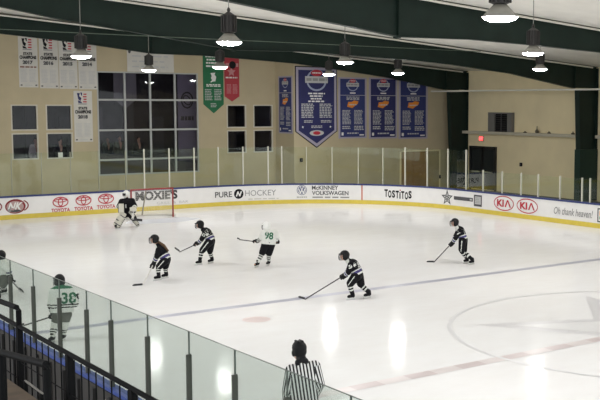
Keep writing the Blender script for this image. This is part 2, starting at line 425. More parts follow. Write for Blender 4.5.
s9, w9, z09, z19 = ad(474, 482, 195, 206.5); a0 = s0-s9; f.rect(a0, z09, a0+w9, z19, DGREY, 2); f.rect(a0+.07, z09+.10, a0+w9-.07, z19-.07, LGREY, 3); f.lines(a0+.1, z09+.14, a0+w9-.1, z19-.1, 4, GREY, 4, .4)
f.build('advertisement', lay_on_boards(s0), boards, 'dark star, narrow bar and framed square')
for (u0, u1, y0, y1) in ((494, 514, 195.8, 210.8), (516.8, 538, 198.6, 213.6)):
    s0, w, z0, z1 = ad(u0, u1, y0, y1); f = Flat(); cz = (z0+z1)/2; h = (z1-z0)/2
    f.ring(w/2, cz, w/2, h, .045, RED, 2); f.text('KI', w*.16, cz-h*.48, w*.50, cz+h*.48, RED, 2, .04)
    f.poly([(w*x, cz+h*y) for x, y in ((.54, -.48), (.66, .48), (.72, .48), (.86, -.48), (.79, -.48), (.69, .25), (.61, -.48))], RED, 2)
    f.build('advertisement', lay_on_boards(s0), boards, 'red oval with three red capital letters')
s0, w, z0, z1 = ad(554, 593, 208.6, 216); f = Flat(); f.text('Oh thank heaven!', 0, z0, w, z1, GREY, 2, .01, .25); f.build('advertisement', lay_on_boards(s0), boards, 'grey slanted lettering')
s0, w, z0, z1 = ad(597.5, 606, 208.5, 222.5); f = Flat(); f.rect(0, z0, w, z1, DGREY, 1); f.rect(.06, z0+.05, w-.06, z1-.05, WHITEP, 2); f.rect(.12, z0+.12, w-.12, z1-.32, mat('green_print', (.02, .25, .1), .6), 3); f.rect(.12, z1-.30, w-.12, z1-.1, ORANGE, 3)
f.build('advertisement', lay_on_boards(s0), boards, 'dark framed square at the photo edge')

# near boards, bare on the bench side, with their glass
near = thing('rink_boards', 'near dasher boards with bright blue cap and clear glass below the railing', 'rink boards', (-HX, 6, 0))
YN0, YN1, ZN = -9.6, HY-RC-.02, 1.165
b = MB(); b.box((-12.89, YN0, .19), (-12.99, YN1, ZN-.05), BOARD); b.build('board_panel', near)
b = MB(); b.box((-12.875, YN0, .004), (-12.99, YN1, .20), YEL); b.build('kick_plate', near)
b = MB(); b.box((-12.87, YN0, ZN-.05), (-13.02, YN1, ZN), BLUENEAR); b.build('cap_rail', near, label='bright blue cap rail')
b = MB(); b.box((-13.0, YN0, .02), (-13.03, YN1, ZN-.06), mat('dark_brown_panel', (.030, .026, .022), .7, noise=.2, nscale=2))
y = YN0+.2
while y < YN1: b.box((-13.03, y, .02), (-13.07, y+.07, ZN-.1), mat('dark_panel_rib', (.016, .015, .014), .6)); y += .6
b.build('back_panel', near, label='dark ribbed back of the boards')
ny = [1.81, .60, -.52, -1.42, -2.62, -3.79, -4.91, -6.0, -7.12, -8.3, -9.4]
k = 3.0
while k < YN1: ny.insert(0, k); k += 1.2
GN, SLV = 2.345, 2.07
for y in ny:
    mb = MB(); mb.box((-12.925, y-.0155, ZN), (-12.985, y+.0155, SLV), POSTG); mb.build('glass_post', near)
for ya, yb in zip(ny[:-1], ny[1:]):
    mb = MB(); mb.box((-12.944, yb+.008, ZN), (-12.956, ya-.008, GN-.006), GLASSN)
    mb.build('glass_pane', near)
    mb = MB(); mb.box((-12.942, yb-.007, ZN), (-12.958, yb+.007, GN), GEDGE); mb.box((-12.944, yb+.008, GN-.006), (-12.956, ya-.008, GN), GEDGE); mb.build('glass_edge', near)

# ------------------------------------------------------------------ walls, windows, doors
WL, WR, XR = 34.94, 33.0, 22.0     # end wall behind the goal, its forward part, side wall
XJ = 10.56
def ztop(x): return 6.88+.0715*(22-x) if x > -8 else 6.88+.0715*30-.0715*(-8-x)
wins = [(-3.43,-2.25,3.66,4.83),(-3.43,-2.25,2.30,3.50),(-1.83,-.63,3.66,4.83),(-1.83,-.63,2.30,3.50),(.66,5.96,1.40,6.46),(7.63,8.74,3.66,4.85),(7.63,8.74,2.32,3.50),(9.21,10.36,3.66,4.85),(9.21,10.36,2.32,3.50)]
def wall_with_holes(name, x0, x1, z0, z1, yf, yb, holes, m):
    xs = sorted({x0, x1, *[h[0] for h in holes], *[h[1] for h in holes]}); zs = sorted({z0, z1, *[h[2] for h in holes], *[h[3] for h in holes]})
    mb = MB(); inside = lambda x, z: any(h[0] < x < h[1] and h[2] < z < h[3] for h in holes)
    g = lambda i, j: 0 <= i < len(xs)-1 and 0 <= j < len(zs)-1 and not inside((xs[i]+xs[i+1])/2, (zs[j]+zs[j+1])/2)
    for i in range(len(xs)-1):
        for j in range(len(zs)-1):
            if not g(i, j): continue
            a, c, d, e = xs[i], xs[i+1], zs[j], zs[j+1]
            mb.poly([(a,yf,d),(c,yf,d),(c,yf,e),(a,yf,e)], m); mb.poly([(c,yb,d),(a,yb,d),(a,yb,e),(c,yb,e)], m)
            if not g(i-1, j): mb.poly([(a,yb,d),(a,yf,d),(a,yf,e),(a,yb,e)], m)
            if not g(i+1, j): mb.poly([(c,yf,d),(c,yb,d),(c,yb,e),(c,yf,e)], m)
            if not g(i, j-1): mb.poly([(a,yb,d),(c,yb,d),(c,yf,d),(a,yf,d)], m)
            if not g(i, j+1): mb.poly([(a,yf,e),(c,yf,e),(c,yb,e),(a,yb,e)], m)
    return mb.build(name)
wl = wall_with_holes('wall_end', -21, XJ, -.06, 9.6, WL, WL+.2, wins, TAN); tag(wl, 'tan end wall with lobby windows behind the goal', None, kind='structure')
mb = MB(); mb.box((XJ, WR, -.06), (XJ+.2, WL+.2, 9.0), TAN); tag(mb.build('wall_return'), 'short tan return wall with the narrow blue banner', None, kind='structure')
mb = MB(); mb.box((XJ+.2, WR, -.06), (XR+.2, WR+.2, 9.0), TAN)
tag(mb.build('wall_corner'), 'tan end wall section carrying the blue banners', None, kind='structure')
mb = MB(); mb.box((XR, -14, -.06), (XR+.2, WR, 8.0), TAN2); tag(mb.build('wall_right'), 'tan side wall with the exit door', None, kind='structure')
# ceiling: draped lining, ridge at X=-8
mb = MB(); NX = [-21, -8, 22.2]; ys = np.arange(-14, 35.3, 1.4)
cv = []; cf = []
for y in ys:
    for x in (-21, -8, 7, 22.2): cv.append((x, y, ztop(x)+.03*math.sin(y*2.2)))
for i in range(len(ys)-1):
    for k in range(3): cf.append((i*4+k, (i+1)*4+k, (i+1)*4+k+1, i*4+k+1))
nv = len(cv); mb.mesh(cv+[(x, y, z+.15) for x, y, z in cv], cf+[tuple(nv+q for q in reversed(f_)) for f_ in cf], CEIL)
tag(mb.build('ceiling'), 'cream insulated sloping roof lining', None, kind='structure')

# steel frames
BOT = [(-21, 6.9), (-14, 7.95), (-9, 8.30), (-7.5, 8.19), (-5.6, 7.89), (1.3, 7.04), (4.3, 7.08), (6.8, 7.01), (10.5, 6.87), (12.2, 6.77), (16, 6.43), (20.3, 5.78)]
BOT_END = [(-21, 7.0), (-14, 8.05), (-9, 8.42), (-4.5, 7.93), (-1.2, 7.68), (2.35, 7.30), (4.9, 7.29), (7.7, 7.17), (10.3, 7.04), (13, 6.77), (16, 6.45), (20.3, 5.79)]
def bot(x):
    BB = BOT_END if Y > 30 else BOT
    for (a, za), (c, zc) in zip(BB[:-1], BB[1:]):
        if a <= x <= c: return za+(zc-za)*(x-a)/(c-a)
    return BB[-1][1]
for i, Y in enumerate((32.25, 22.0, 11.3, .6, -10.1)):
    mb = MB(); xs = sorted({q_[0] for q_ in (BOT_END if Y > 30 else BOT)} | {-8, 21.95})
    top = lambda x: ztop(x)-.04
    for a, c in zip(xs[:-1], xs[1:]):
        mb.mesh([(a,Y-.01,bot(a)),(c,Y-.01,bot(c)),(c,Y-.01,top(c)),(a,Y-.01,top(a)),(a,Y+.01,bot(a)),(c,Y+.01,bot(c)),(c,Y+.01,top(c)),(a,Y+.01,top(a))],
                [(0,1,2,3),(7,6,5,4),(0,4,5,1),(3,2,6,7),(0,3,7,4),(1,5,6,2)], GREEN)
        for zf, sgn in ((bot, -1), (top, 1)):
            w = .13; t_ = .025*sgn
            if zf is bot and a >= 20.3: continue
            mb.mesh([(a,Y-w,zf(a)),(c,Y-w,zf(c)),(c,Y+w,zf(c)),(a,Y+w,zf(a)),(a,Y-w,zf(a)+t_),(c,Y-w,zf(c)+t_),(c,Y+w,zf(c)+t_),(a,Y+w,zf(a)+t_)],
                    [(0,1,2,3),(7,6,5,4),(0,4,5,1),(3,2,6,7),(0,3,7,4),(1,5,6,2)], GREEN)
    for x in (2.3 if i == 0 else 1.25, 20.35): mb.box((x-.02, Y-.12, bot(x)), (x+.02, Y+.12, top(x)), GREEN)   # end plates at the splice and the knee
    if i: mb.box((1.17, Y-.1, 6.98), (1.33, Y+.1, 7.05), GREEN)
    tag(mb.build('roof_beam'), ['dark green steel rafter against the end wall', 'second dark green steel rafter from the end wall', 'third dark green steel rafter from the end wall', 'fourth dark green rafter, clipped by the top of the photo', 'dark green rafter over the camera'][i], None, kind='structure')
    mb = MB(); w = .16   # tapered column: web, two flanges, boxed lower part
    xi = lambda z: 20.58+(5.74-z)*.05
    for z0, z1 in ((0, 2.65), (2.65, 5.74)):
        mb.mesh([(xi(z0),Y-.01,z0),(21.95,Y-.01,z0),(21.95,Y-.01,z1),(xi(z1),Y-.01,z1),(xi(z0),Y+.01,z0),(21.95,Y+.01,z0),(21.95,Y+.01,z1),(xi(z1),Y+.01,z1)], [(0,1,2,3),(7,6,5,4),(0,4,5,1),(3,2,6,7),(0,3,7,4),(1,5,6,2)], GREEN)
        mb.mesh([(xi(z0),Y-w,z0),(xi(z0),Y+w,z0),(xi(z1),Y+w,z1),(xi(z1),Y-w,z1),(xi(z0)-.03,Y-w,z0),(xi(z0)-.03,Y+w,z0),(xi(z1)-.03,Y+w,z1),(xi(z1)-.03,Y-w,z1)], [(0,1,2,3),(7,6,5,4),(0,4,5,1),(3,2,6,7),(0,3,7,4),(1,5,6,2)], GREEN)
    mb.box((21.92, Y-w, 0), (21.97, Y+w, 6.8), GREEN)
    if i > 0: mb.box((20.66, Y-w-.03, 0), (21.97, Y+w+.03, 2.66), mat('dark_green_casing', (.010, .030, .023), .55, spec=.25))
    if i < 3: tag(mb.build('column'), ['dark green steel column in the far corner beside the exit door', 'dark green steel column with boxed base on the side wall', 'dark green steel column of the third rafter'][i], None, kind='structure')
    # cream conduit along the rafter
    if i < 4:
        mb = MB(); mb.tube([(x, Y-.17, ztop(x)-.09) for x in (-18, -8, 2, 12, 21.5)],   .042, PIPE, 6); tag(mb.build('conduit'), 'pale pipe along the %s rafter' % ('end-wall', 'second', 'third', 'fourth')[i], 'pipe', 'pale pipes along the rafters')

mb = MB(); mb.tube([(-18, 21.6, 7.40), (2, 21.6, 7.38), (13.7, 21.6, 7.36)], .014, mat('grey_green_cable', (.10, .13, .10), .6), 6); tag(mb.build('cable'), 'thin level cable strung across in front of the green rafters', 'cable')
mb = MB(); mb.tube([(19.8, 32.9, 5.68), (19.8, 10, 5.70)], .045, PIPE, 8); tag(mb.build('sprinkler_pipe'), 'cream horizontal pipe crossing in front of the green columns', 'pipe')
mb = MB(); mb.box((21.62, 23.0, 3.22), (21.99, 32.28, 3.38), mat('cream_ledge', (.50, .46, .36), .7)); mb.box((21.62, 12.5, 3.22), (21.99, 21.7, 3.38), MATS['cream_ledge'])
led = mb.build('trim_1'); tag(led, 'cream ledge running along the side wall', None, kind='structure')
rg = random.Random(3)
for k, (u, h) in enumerate(((525, .10), (537, .38), (549, .13), (573, .16))):
    p = at(u, 132, 0, 21.8); mb = MB(); mb.lathe([(.0, 0), (.09, 0), (.11, h*.3), (.03, h*.6), (.02, h)], (21.8, p.y, 3.381), mat('dusty_brown', (.10, .085, .06), .8), 8, cap1=True)
    tag(mb.build('stray_item'), ['small dark lump on the cream ledge beside the louver', 'thin dark stick standing on the cream ledge', 'low dark lump on the cream ledge after the stick', 'dark lump on the cream ledge beside the green column'][k], 'clutter')
# wall louver unit on the ledge
lv = thing('exhaust_louver', 'dark louvered exhaust unit in a grey frame above the exit door', 'vent', (21.9, 29.1, 3.38))
p0, p1 = at(491, 113, 0, 21.98).y, at(514.5, 113, 0, 21.98).y
mb = MB(); mb.box((21.75, p0, 3.385), (21.98, p0-.55, 4.42), mat('dull_grey_metal', (.16, .155, .145), .5)); mb.box((21.75, p1, 3.385), (21.98, p1+.36, 4.42), MATS['dull_grey_metal']); mb.box((21.75, p0, 4.40), (21.98, p1, 4.48), MATS['dull_grey_metal']); mb.build('frame', lv)
mb = MB(); mb.box((21.85, p0-.55, 3.385), (21.98, p1+.36, 4.40), BLACK)
for k in range(8): mb.obox((21.82, (p0+p1)/2-.1, 3.47+k*.12), Vector((.03, 0, .03)), Vector((0, (p0-p1-.92)/2, 0)), Vector((-.004, 0, .004)), mat('louver_black', (.02, .02, .02), .6))
mb.box((21.78, (p0+p1)/2-.12, 3.385), (21.82, (p0+p1)/2-.06, 4.40), DGREY); mb.build('louver', lv)
# exit door and sign
d0, d1 = at(470.5, 146, 0, 21.9).y, at(495, 146, 0, 21.9).y; dm = (d0+d1)/2; DF = mat('black_door_frame', (.012, .013, .014), .4); DG = mat('dark_door_glass', (.018, .022, .022), .55, spec=.2)
dr = bpy.data.objects.new('door_1', None); COL.objects.link(dr); dr.location = (21.95, dm, -.06); tag(dr, 'black double glass exit door in the side wall', None, kind='structure')
mb = MB(); mb.box((21.86, d0+.07, -.06), (21.99, d0, 2.5), DF); mb.box((21.86, d1, -.06), (21.99, d1-.07, 2.5), DF); mb.box((21.86, d0, 2.42), (21.99, d1, 2.5), DF); mb.build('door_frame', dr)
for a, c in ((d0, dm+.01), (dm-.01, d1)):
    mb = MB(); mb.box((21.90, a-.08, .2), (21.93, c+.08, 2.3), DG); q = mb
    lf = MB(); lf.box((21.88, a, .0), (21.96, a-.09, 2.41), DF); lf.box((21.88, c, .0), (21.96, c+.09, 2.41), DF); lf.box((21.88, a, 2.3), (21.96, c, 2.41), DF); lf.box((21.88, a, 0), (21.96, c, .2), DF)
    lo = lf.build('door_leaf', dr); q.build('glass_pane', lo)
    hb = MB(); hb.box((21.80, a-.15, .98), (21.84, c+.15, 1.04), POSTT); hb.box((21.8, a-.2, .98), (21.9, a-.24, 1.04), POSTT); hb.build('push_bar', lo)
xs_ = thing('exit_sign', 'small red glowing exit sign above the black double door', 'exit sign', (21.95, at(481, 139, 0, 21.9).y, 2.78))
ye = xs_.location.y; mb = MB(); mb.box((21.92, ye+.19, 2.79), (21.99, ye-.19, 3.09), mat('white_sign_case', (.5, .45, .4), .5)); mb.build('case', xs_)
f = Flat(); f.text('EXIT', -.16, -.09, .16, .09, mat('red_exit_glow', (.8, .05, .05), .5, emit=(1, .06, .06), es=4.5), 2, .03); f.rect(-.175, -.12, .175, .12, mat('dim_red_exit_face', (.5, .06, .06), .5, emit=(1, .08, .08), es=.35), 1)
f.build('lettering', lambda a, b_, l: Vector((21.92-.003*l, ye-a, 2.94+b_)), xs_)
# wooden double door in the end wall behind the glass
x0, x1 = at(401, 152, 1, WR).x, at(440, 152, 1, WR).x; xm = at(428, 152, 1, WR).x
wd = bpy.data.objects.new('door_2', None); COL.objects.link(wd); wd.location = (x0, WR-.02, -.06); tag(wd, 'brown wooden door in the end wall under the blue banners', None, kind='structure')
mb = MB(); mb.box((x0, WR-.06, -.06), (xm, WR-.01, 2.18), mat('brown_wood', (.30, .175, .065), .6, noise=.15, nscale=2)); mb.build('door_leaf', wd)
mb = MB(); mb.box((xm+.02, WR-.06, -.06), (x1-.12, WR-.01, 2.16), mat('pale_wood', (.36, .29, .16), .6, noise=.1, nscale=2)); mb.build('door_leaf', wd)
mb = MB(); mb.box((x0-.09, WR-.05, -.06), (x0, WR-.005, 2.26), TAN2); mb.box((x1-.12, WR-.05, -.06), (x1, WR-.005, 2.26), TAN2); mb.box((x0-.09, WR-.05, 2.19), (x1, WR-.005, 2.27), TAN2); mb.build('door_frame', wd)
mb = MB(); mb.box((x1-.1, WR-.11, .55), (x1-.02, WR-.05, .75), BLACK); mb.build('handle', wd)
for u, v, ax, val, lab in ((301, 160, 1, WR-.02, 'small black box on the end wall beside the large pennant banner'), (521.3, 164.5, 0, XR-.02, 'small black box on the side wall between the door and column')):
    p = at(u, v, ax, val); mb = MB(); n_ = Vector((0, -1, 0)) if ax == 1 else Vector((-1, 0, 0)); t_ = Vector((1, 0, 0)) if ax == 1 else Vector((0, 1, 0))
    mb.obox(p+n_*.03, t_*.07, n_*.045, UP*.10, BLACK); mb.obox(p+n_*.085, t_*.035, n_*.012, UP*.05, DGREY); tag(mb.build('wall_box'), lab, 'box')

# windows and the lobby behind them
def window(n, x0, x1, z0, z1, vx, vz, m, label, w=.035):
    r = bpy.data.objects.new('window_%d' % n, None); COL.objects.link(r); r.location = ((x0+x1)/2, WL, z0); tag(r, label, None, kind='structure')
    mb = MB()
    for a in (x0, *vx, x1): mb.box((max(x0-.02, a-w), WL-.02, z0-.02), (min(x1+.02, a+w), WL+.06, z1+.02), m)
    for c in (z0, *vz, z1): mb.box((x0-.02, WL-.018, max(z0-.02, c-w)), (x1+.02, WL+.06, min(z1+.02, c+w)), m)
    mb.build('window_frame', r)
    mb = MB(); mb.box((x0, WL+.07, z0), (x1, WL+.08, z1), WPANE); mb.build('window_pane', r)
    return r
window(1, *wins[0], (), (), WINF, 'upper pane of the first office window from the photo edge'); window(2, *wins[1], (), (), WINF, 'lower pane of the first office window from the photo edge')
window(3, *wins[2], (), (), WINF, 'upper pane of the office window beside the hanging white banner'); window(4, *wins[3], (), (), WINF, 'lower pane of the office window beside the hanging white banner')
X = lambda u: at(u, 115, 1, WL).x
Z = lambda u, v: at(u, v, 1, WL).z
window(5, *wins[4], (X(125.3), X(150.6), X(175.3)), (Z(150, 158.7), Z(150, 129.7), Z(150, 100)), ALU, 'large grid window of the lobby behind the goal', .045)
for i, t_ in enumerate(('upper office window under the red banner', 'lower office window under the red banner', 'upper office window beside the wall corner', 'lower office window beside the wall corner')):
    window(6+i, *wins[5+i], (), (), WINF, t_)
LB = mat('lobby_dark_wall', (.085, .078, .088), .8, noise=.3, nscale=1.2)
for nm, lo, hi, lb in (('wall_lobby_left', (-6, WL+.21, 1.2), (-5.8, 39, 7.2), 'dark lobby side wall near the photo edge'), ('wall_lobby_right', (10.3, WL+.21, 1.2), (10.5, 39, 7.2), 'dark lobby side wall near the corner'), ('ceiling_lobby', (-5.8, WL+.21, 7.0), (10.3, 39, 7.2), 'dark lobby ceiling')):
    mb = MB(); mb.box(lo, hi, LB); tag(mb.build(nm), lb, None, kind='structure')
mb = MB(); mb.box((-6, 39.0, 1.2), (10.4, 39.2, 7.2), LB)
for k in range(9): mb.box((-5+k*1.7, 38.85, 1.25), (-4.4+k*1.7, 39.0, 4.2+.5*(k % 3)), mat('lobby_mid_grey', (.11, .105, .12), .8))
tag(mb.build('wall_lobby_back'), 'dark lobby back wall seen through the windows', None, kind='structure')
mb = MB(); mb.box((-6, WL+.21, 1.1), (10.5, 39.2, 1.3), mat('lobby_floor', (.06, .058, .06), .7)); tag(mb.build('floor_lobby'), 'dark lobby floor behind the windows', None, kind='structure')
mb = MB(); mb.box((-4, 36.6, 1.3), (6, 37.0, 2.25), mat('lobby_counter', (.10, .095, .09), .6)); mb.box((-4, 36.5, 2.25), (6, 37.1, 2.31), DGREY); tag(mb.build('lobby_counter'), 'long dark counter inside the lobby', 'counter')
lt = thing('ceiling_light', 'small white strip light inside the lobby window', 'light', (at(194, 79, 1, 36.2).x, 36.2, 6.9)); x_, z_ = lt.location.x, at(194, 78.5, 1, 36.2).z
mb = MB(); mb.box((x_-.16, 36.15, z_), (x_+.16, 36.25, z_+.04), mat('strip_light', (1, 1, 1), .5, emit=(1, 1, .97), es=7)); mb.build('tube', lt)
mb = MB(); mb.box((x_-.18, 36.13, z_+.04), (x_+.18, 36.27, z_+.09), WHITEP); mb.tube([(x_, 36.2, z_+.09), (x_, 36.2, 7.0)], .01, GREY, 6); mb.build('housing', lt)
# banners hanging inside the lobby
def hang(name, label, cat, outline, fn, m, group=None):
    """cloth panel from a convex outline in (a, b), 1 cm thick, with a shallow wave"""
    r = thing(name, label, cat, fn((min(p[0] for p in outline)+max(p[0] for p in outline))/2, max(p[1] for p in outline), 0), group)
    xs = np.linspace(min(p[0] for p in outline), max(p[0] for p in outline), 9); mb = MB()
    def ylim(x):
        lo, hi = 1e9, -1e9; n = len(outline)
        for i in range(n):
            (xa, ya), (xb, yb) = outline[i], outline[(i+1) % n]
            if min(xa, xb)-1e-9 <= x <= max(xa, xb)+1e-9:
                if abs(xb-xa) < 1e-9: c = [ya, yb]
                else: c = [ya+(yb-ya)*(x-xa)/(xb-xa)]
                lo = min(lo, *c); hi = max(hi, *c)
        return lo, hi
    v = []; fcs = []
    for x in xs:
        lo, hi = ylim(x)
        for yy in (lo, hi):
            v.append(fn(x, yy, 0)); v.append(fn(x, yy, -5))
    for i in range(8):
        a, c = i*4, (i+1)*4
        fcs += [(a, c, c+2, a+2), (a+1, a+3, c+3, c+1), (a, a+1, c+1, c), (a+2, c+2, c+3, a+3)]
    fcs += [(0, 2, 3, 1), (32, 33, 35, 34)]
    mb.mesh(v, fcs, m); mb.build('cloth', r)
    return r
def wall_map(X0, Z0, Y):
    return lambda a, b_, l: Vector((X0+a, Y-.024-.004*l, Z0+b_))
LP = mat('lobby_pale_cloth', (.24, .235, .26), .8)
q0, q1 = at(113, 72, 1, 36.2), at(134.5, 125, 1, 36.2)
hang('pennant', 'pale grey pennant hanging inside the lobby window', 'banner', [(0, .5), (.6, 0), (1.2, .5), (1.2, 2.9), (0, 2.9)], wall_map(q0.x, at(124, 103, 1, 36.2).z-.3, 36.2), LP)
q0, q1 = at(177, 74, 1, 36.0), at(197, 160, 1, 36.0); wv = q1.x-q0.x; hv = q0.z-q1.z
sb = hang('lobby_banner', 'lilac sign with a dark oval logo inside the lobby window', 'banner', [(0, 0), (wv, 0), (wv, hv), (0, hv)], wall_map(q0.x, q1.z, 36.0), mat('lilac_cloth', (.30, .28, .36), .8))
f = Flat(); f.ring(wv*.5, hv*.72, wv*.34, wv*.40, .07, DGREY, 1); f.text('N', wv*.32, hv*.67, wv*.68, hv*.77, DGREY, 1, .02, .3); f.text('ice', wv*.3, hv*.46, wv*.85, hv*.55, DGREY, 1, .02, .2)
f = Flat(); f.ring(wv*.5, hv*.70, wv*.34, wv*.42, .08, DGREY, 1); f.ring(wv*.5, hv*.70, wv*.2, wv*.28, .06, DGREY, 1, rot=.6); f.lines(wv*.15, hv*.46, wv*.9, hv*.52, 1, DGREY, 1, .8, .1); f.build('print', wall_map(q0.x, q1.z, 36.0), sb)
q = at(60.5, 155, 1, WL+.05); mb = MB(); mb.box((q.x-.11, WL+.05, q.z-.13), (q.x+.11, WL+.056, q.z+.12), WHITEP); tag(mb.build('paper_notice'), 'white paper notice taped low in the office window', 'notice')

# ------------------------------------------------------------------ hanging banners
def pxrect(u0, v0, u1, v1, Y):
    a = at((u0+u1)/2, v0, 1, Y); X0 = at(u0, (v0+v1)/2, 1, Y).x; X1 = at(u1, (v0+v1)/2, 1, Y).x
    return X0, X1-X0, at((u0+u1)/2, v1, 1, Y).z, at((u0+u1)/2, v0, 1, Y).z
def state_banner(u0, v0, u1, v1, year, label, seed):
    X0, w, z0, z1 = pxrect(u0, v0, u1, v1, WL); h = z1-z0; rg = random.Random(seed); fn = wall_map(X0, z0, WL)
    r = hang('champion_banner', label, 'banner', [(0, 0), (w, 0), (w, h), (0, h)], fn, BWHT, 'white championship banners')
    f = Flat(); U = lambda a, b_: (a*w, b_*h)
    # flag-style emblem: dark skater shape beside red bars
    for pts_ in ([(.18, .96), (.34, .96), (.30, .90), (.42, .86), (.36, .80), (.24, .84)], [(.36, .97), (.46, .97), (.46, .90), (.40, .92)], [(.22, .82), (.40, .79), (.46, .76), (.24, .765)]): f.poly([U(*p) for p in pts_], BLACK if year != '2018' else NAVY, 1)
    for k in range(4): f.rect(*U(.50+.03*(k % 2), .775+k*.05), *U(.70, .80+k*.05), RED, 1)
    f.rect(*U(.22, .735), *U(.70, .755), GREY, 1)
    f.text('STATE', *U(.24, .635), *U(.72, .69), BLACK, 2, .06); f.text('CHAMPIONS', *U(.05, .555), *U(.93, .625), BLACK, 2, .06)
    f.text(year, *U(.20, .455), *U(.74, .53), DGREY, 2, .07)
    if year == '2017': f.lines(*U(.06, .385), *U(.92, .415), 1, mat('brown_print', (.2, .08, .05), .7), 2, .9, 0, rg)
    f.lines(*U(.08, .10), *U(.44, .37), 10, LGREY, 2, .5, .2, rg); f.lines(*U(.54, .10), *U(.90, .37), 10, LGREY, 2, .5, .2, rg)
    f.rect(*U(.06, .03), *U(.16, .055), DGREY, 2); f.rect(*U(.84, .03), *U(.94, .055), DGREY, 2); f.lines(*U(.3, .03), *U(.7, .05), 1, LGREY, 2, .7, 0, rg)
    f.build('print', fn, r)
state_banner(18.5, 36.5, 37.5, 87.3, '2017', 'white state champions banner dated 2017, first in its row of four', 1)
state_banner(39.3, 37, 58, 88.3, '2016', 'white state champions banner dated 2016, second in its row of four', 2)
state_banner(58.8, 38, 77, 88.8, '2015', 'white state champions banner dated 2015, partly behind a lamp', 3)
state_banner(78.2, 38.5, 96.5, 89.3, '2014', 'white state champions banner dated 2014, last in the row of four', 4)
state_banner(74, 91, 92.3, 141.8, '2018', 'white state champions banner hanging alone below the row of four', 5)
X0, w, z0, z1 = pxrect(127, 50, 173.5, 72, WL); h = z1-z0; fn = wall_map(X0, z0, WL)
r = hang('wall_sign', 'white sign with faint grey lines above the large lobby window', 'sign', [(0, 0), (w, 0), (w, h), (0, h)], fn, BWHT)
f = Flat(); rg = random.Random(9)
for k in range(3): f.lines(w*.10, h*(.18+.24*k), w*.90, h*(.28+.24*k), 1, LGREY, 1, .6, .1, rg)
f.disc(w*.05, h*.9, .07, .09, DGREY, 1); f.disc(w*.93, h*.9, .06, .08, GREY, 1); f.build('print', fn, r)
# green and red pennants
X0, w, z0, z1 = pxrect(203, 55, 223.3, 113.3, WL); h = z1-z0; fn = wall_map(X0, z0, WL)
r = hang('pennant', 'green pointed pennant with white print beside the lobby window', 'banner', [(0, h*.155), (w*.5, 0), (w, h*.155), (w, h), (0, h)], fn, BGRN); f = Flat(); rg = random.Random(11)
for k, (a, c) in enumerate(((.12, .62), (.18, .80), (.15, .72), (.15, .9))): f.lines(w*a, h*(.955-.055*k), w*c, h*(.99-.055*k), 1, WHITEP, 1, .8, .05, rg)
f.poly([(w*x, h*y) for x, y in ((.36, .69), (.60, .70), (.56, .66), (.64, .63), (.60, .55), (.46, .545), (.40, .53), (.34, .535), (.44, .57), (.38, .60), (.42, .64))], WHITEP, 1)
f.lines(w*.15, h*.455, w*.85, h*.505, 2, WHITEP, 1, .7, .1, rg); f.lines(w*.08, h*.22, w*.44, h*.42, 7, LGREY, 1, .5, .2, rg); f.lines(w*.54, h*.22, w*.92, h*.42, 7, LGREY, 1, .5, .2, rg); f.lines(w*.35, h*.10, w*.65, h*.18, 3, LGREY, 1, .5, .1, rg); f.build('print', fn, r)
X0, w, z0, z1 = pxrect(224.3, 58, 239, 101.5, WL); h = z1-z0; fn = wall_map(X0, z0, WL)
r = hang('pennant', 'red pointed pennant with pale print beside the green pennant', 'banner', [(0, h*.12), (w*.5, 0), (w, h*.12), (w, h), (0, h)], fn, BRED); f = Flat(); rg = random.Random(12); PK = mat('pink_print', (.55, .25, .26), .7)
f.text('TX', w*.12, h*.80, w*.92, h*.90, PK, 1, .02)
f = Flat(); f.disc(w*.55, h*.84, .2, .2, BLACK, 2); f.rect(w*.1, h*.80, w*.40, h*.88, PK, 1); f.rect(w*.68, h*.80, w*.94, h*.88, PK, 1); f.star(w*.47, h*.68, .26, .12, PK, 1); f.lines(w*.08, h*.53, w*.9, h*.57, 1, WHITEP, 1, .8, .05, rg); f.lines(w*.14, h*.18, w*.46, h*.40, 8, PK, 1, .5, .2, rg); f.lines(w*.55, h*.18, w*.9, h*.40, 8, PK, 1, .5, .2, rg); f.build('print', fn, r)
# blue national banners
def crest(f, cx, cz, R):
    f.ring(cx, cz, R, R*.9, R*.16, mat('pale_blue_print', (.32, .36, .50), .6), 1); f.disc(cx, cz+R*.62, R*.55, R*.28, RED, 2); f.lines(cx-R*.4, cz+R*.55, cx+R*.4, cz+R*.70, 1, WHITEP, 3, .7, 0, random.Random(4))
    f.rect(cx-R*1.12, cz-R*.22, cx+R*1.12, cz+R*.34, LGREY, 2); f.lines(cx-R, cz-R*.1, cx+R, cz+R*.24, 1, GREY, 3, .7, 0, random.Random(5))
X0, w, z0, z1 = pxrect(295, 66.5, 337, 148, WR); h = z1-z0; fn = wall_map(X0, z0, WR)
sh = .205*h
r = hang('pennant', 'large navy pointed banner with a pale border, biggest on the wall', 'banner', [(0, sh), (w*.5, 0), (w, sh), (w, h), (0, h)], fn, BLACK)
f = Flat(); pen = lambda k: [(w*k, sh+k*.3*w), (w*.5, k*1.25*w), (w-w*k, sh+k*.3*w), (w-w*k, h-w*k), (w*k, h-w*k)]
f.poly(pen(.02), PURP, 1); f.poly(pen(.075), NAVY, 2)
rg = random.Random(20); f2 = Flat(); crest(f2, w*.5, h*.83, w*.24)
for it in f2.items: f.items.append((it[0], it[1], it[2], it[3]+2))
for k, (a, c) in enumerate(((.30, .70), (.34, .64), (.36, .62), (.30, .70))): f.lines(w*a, h*(.66-.032*k), w*c, h*(.68-.032*k), 1, WHITEP, 3, .9, 0, rg)
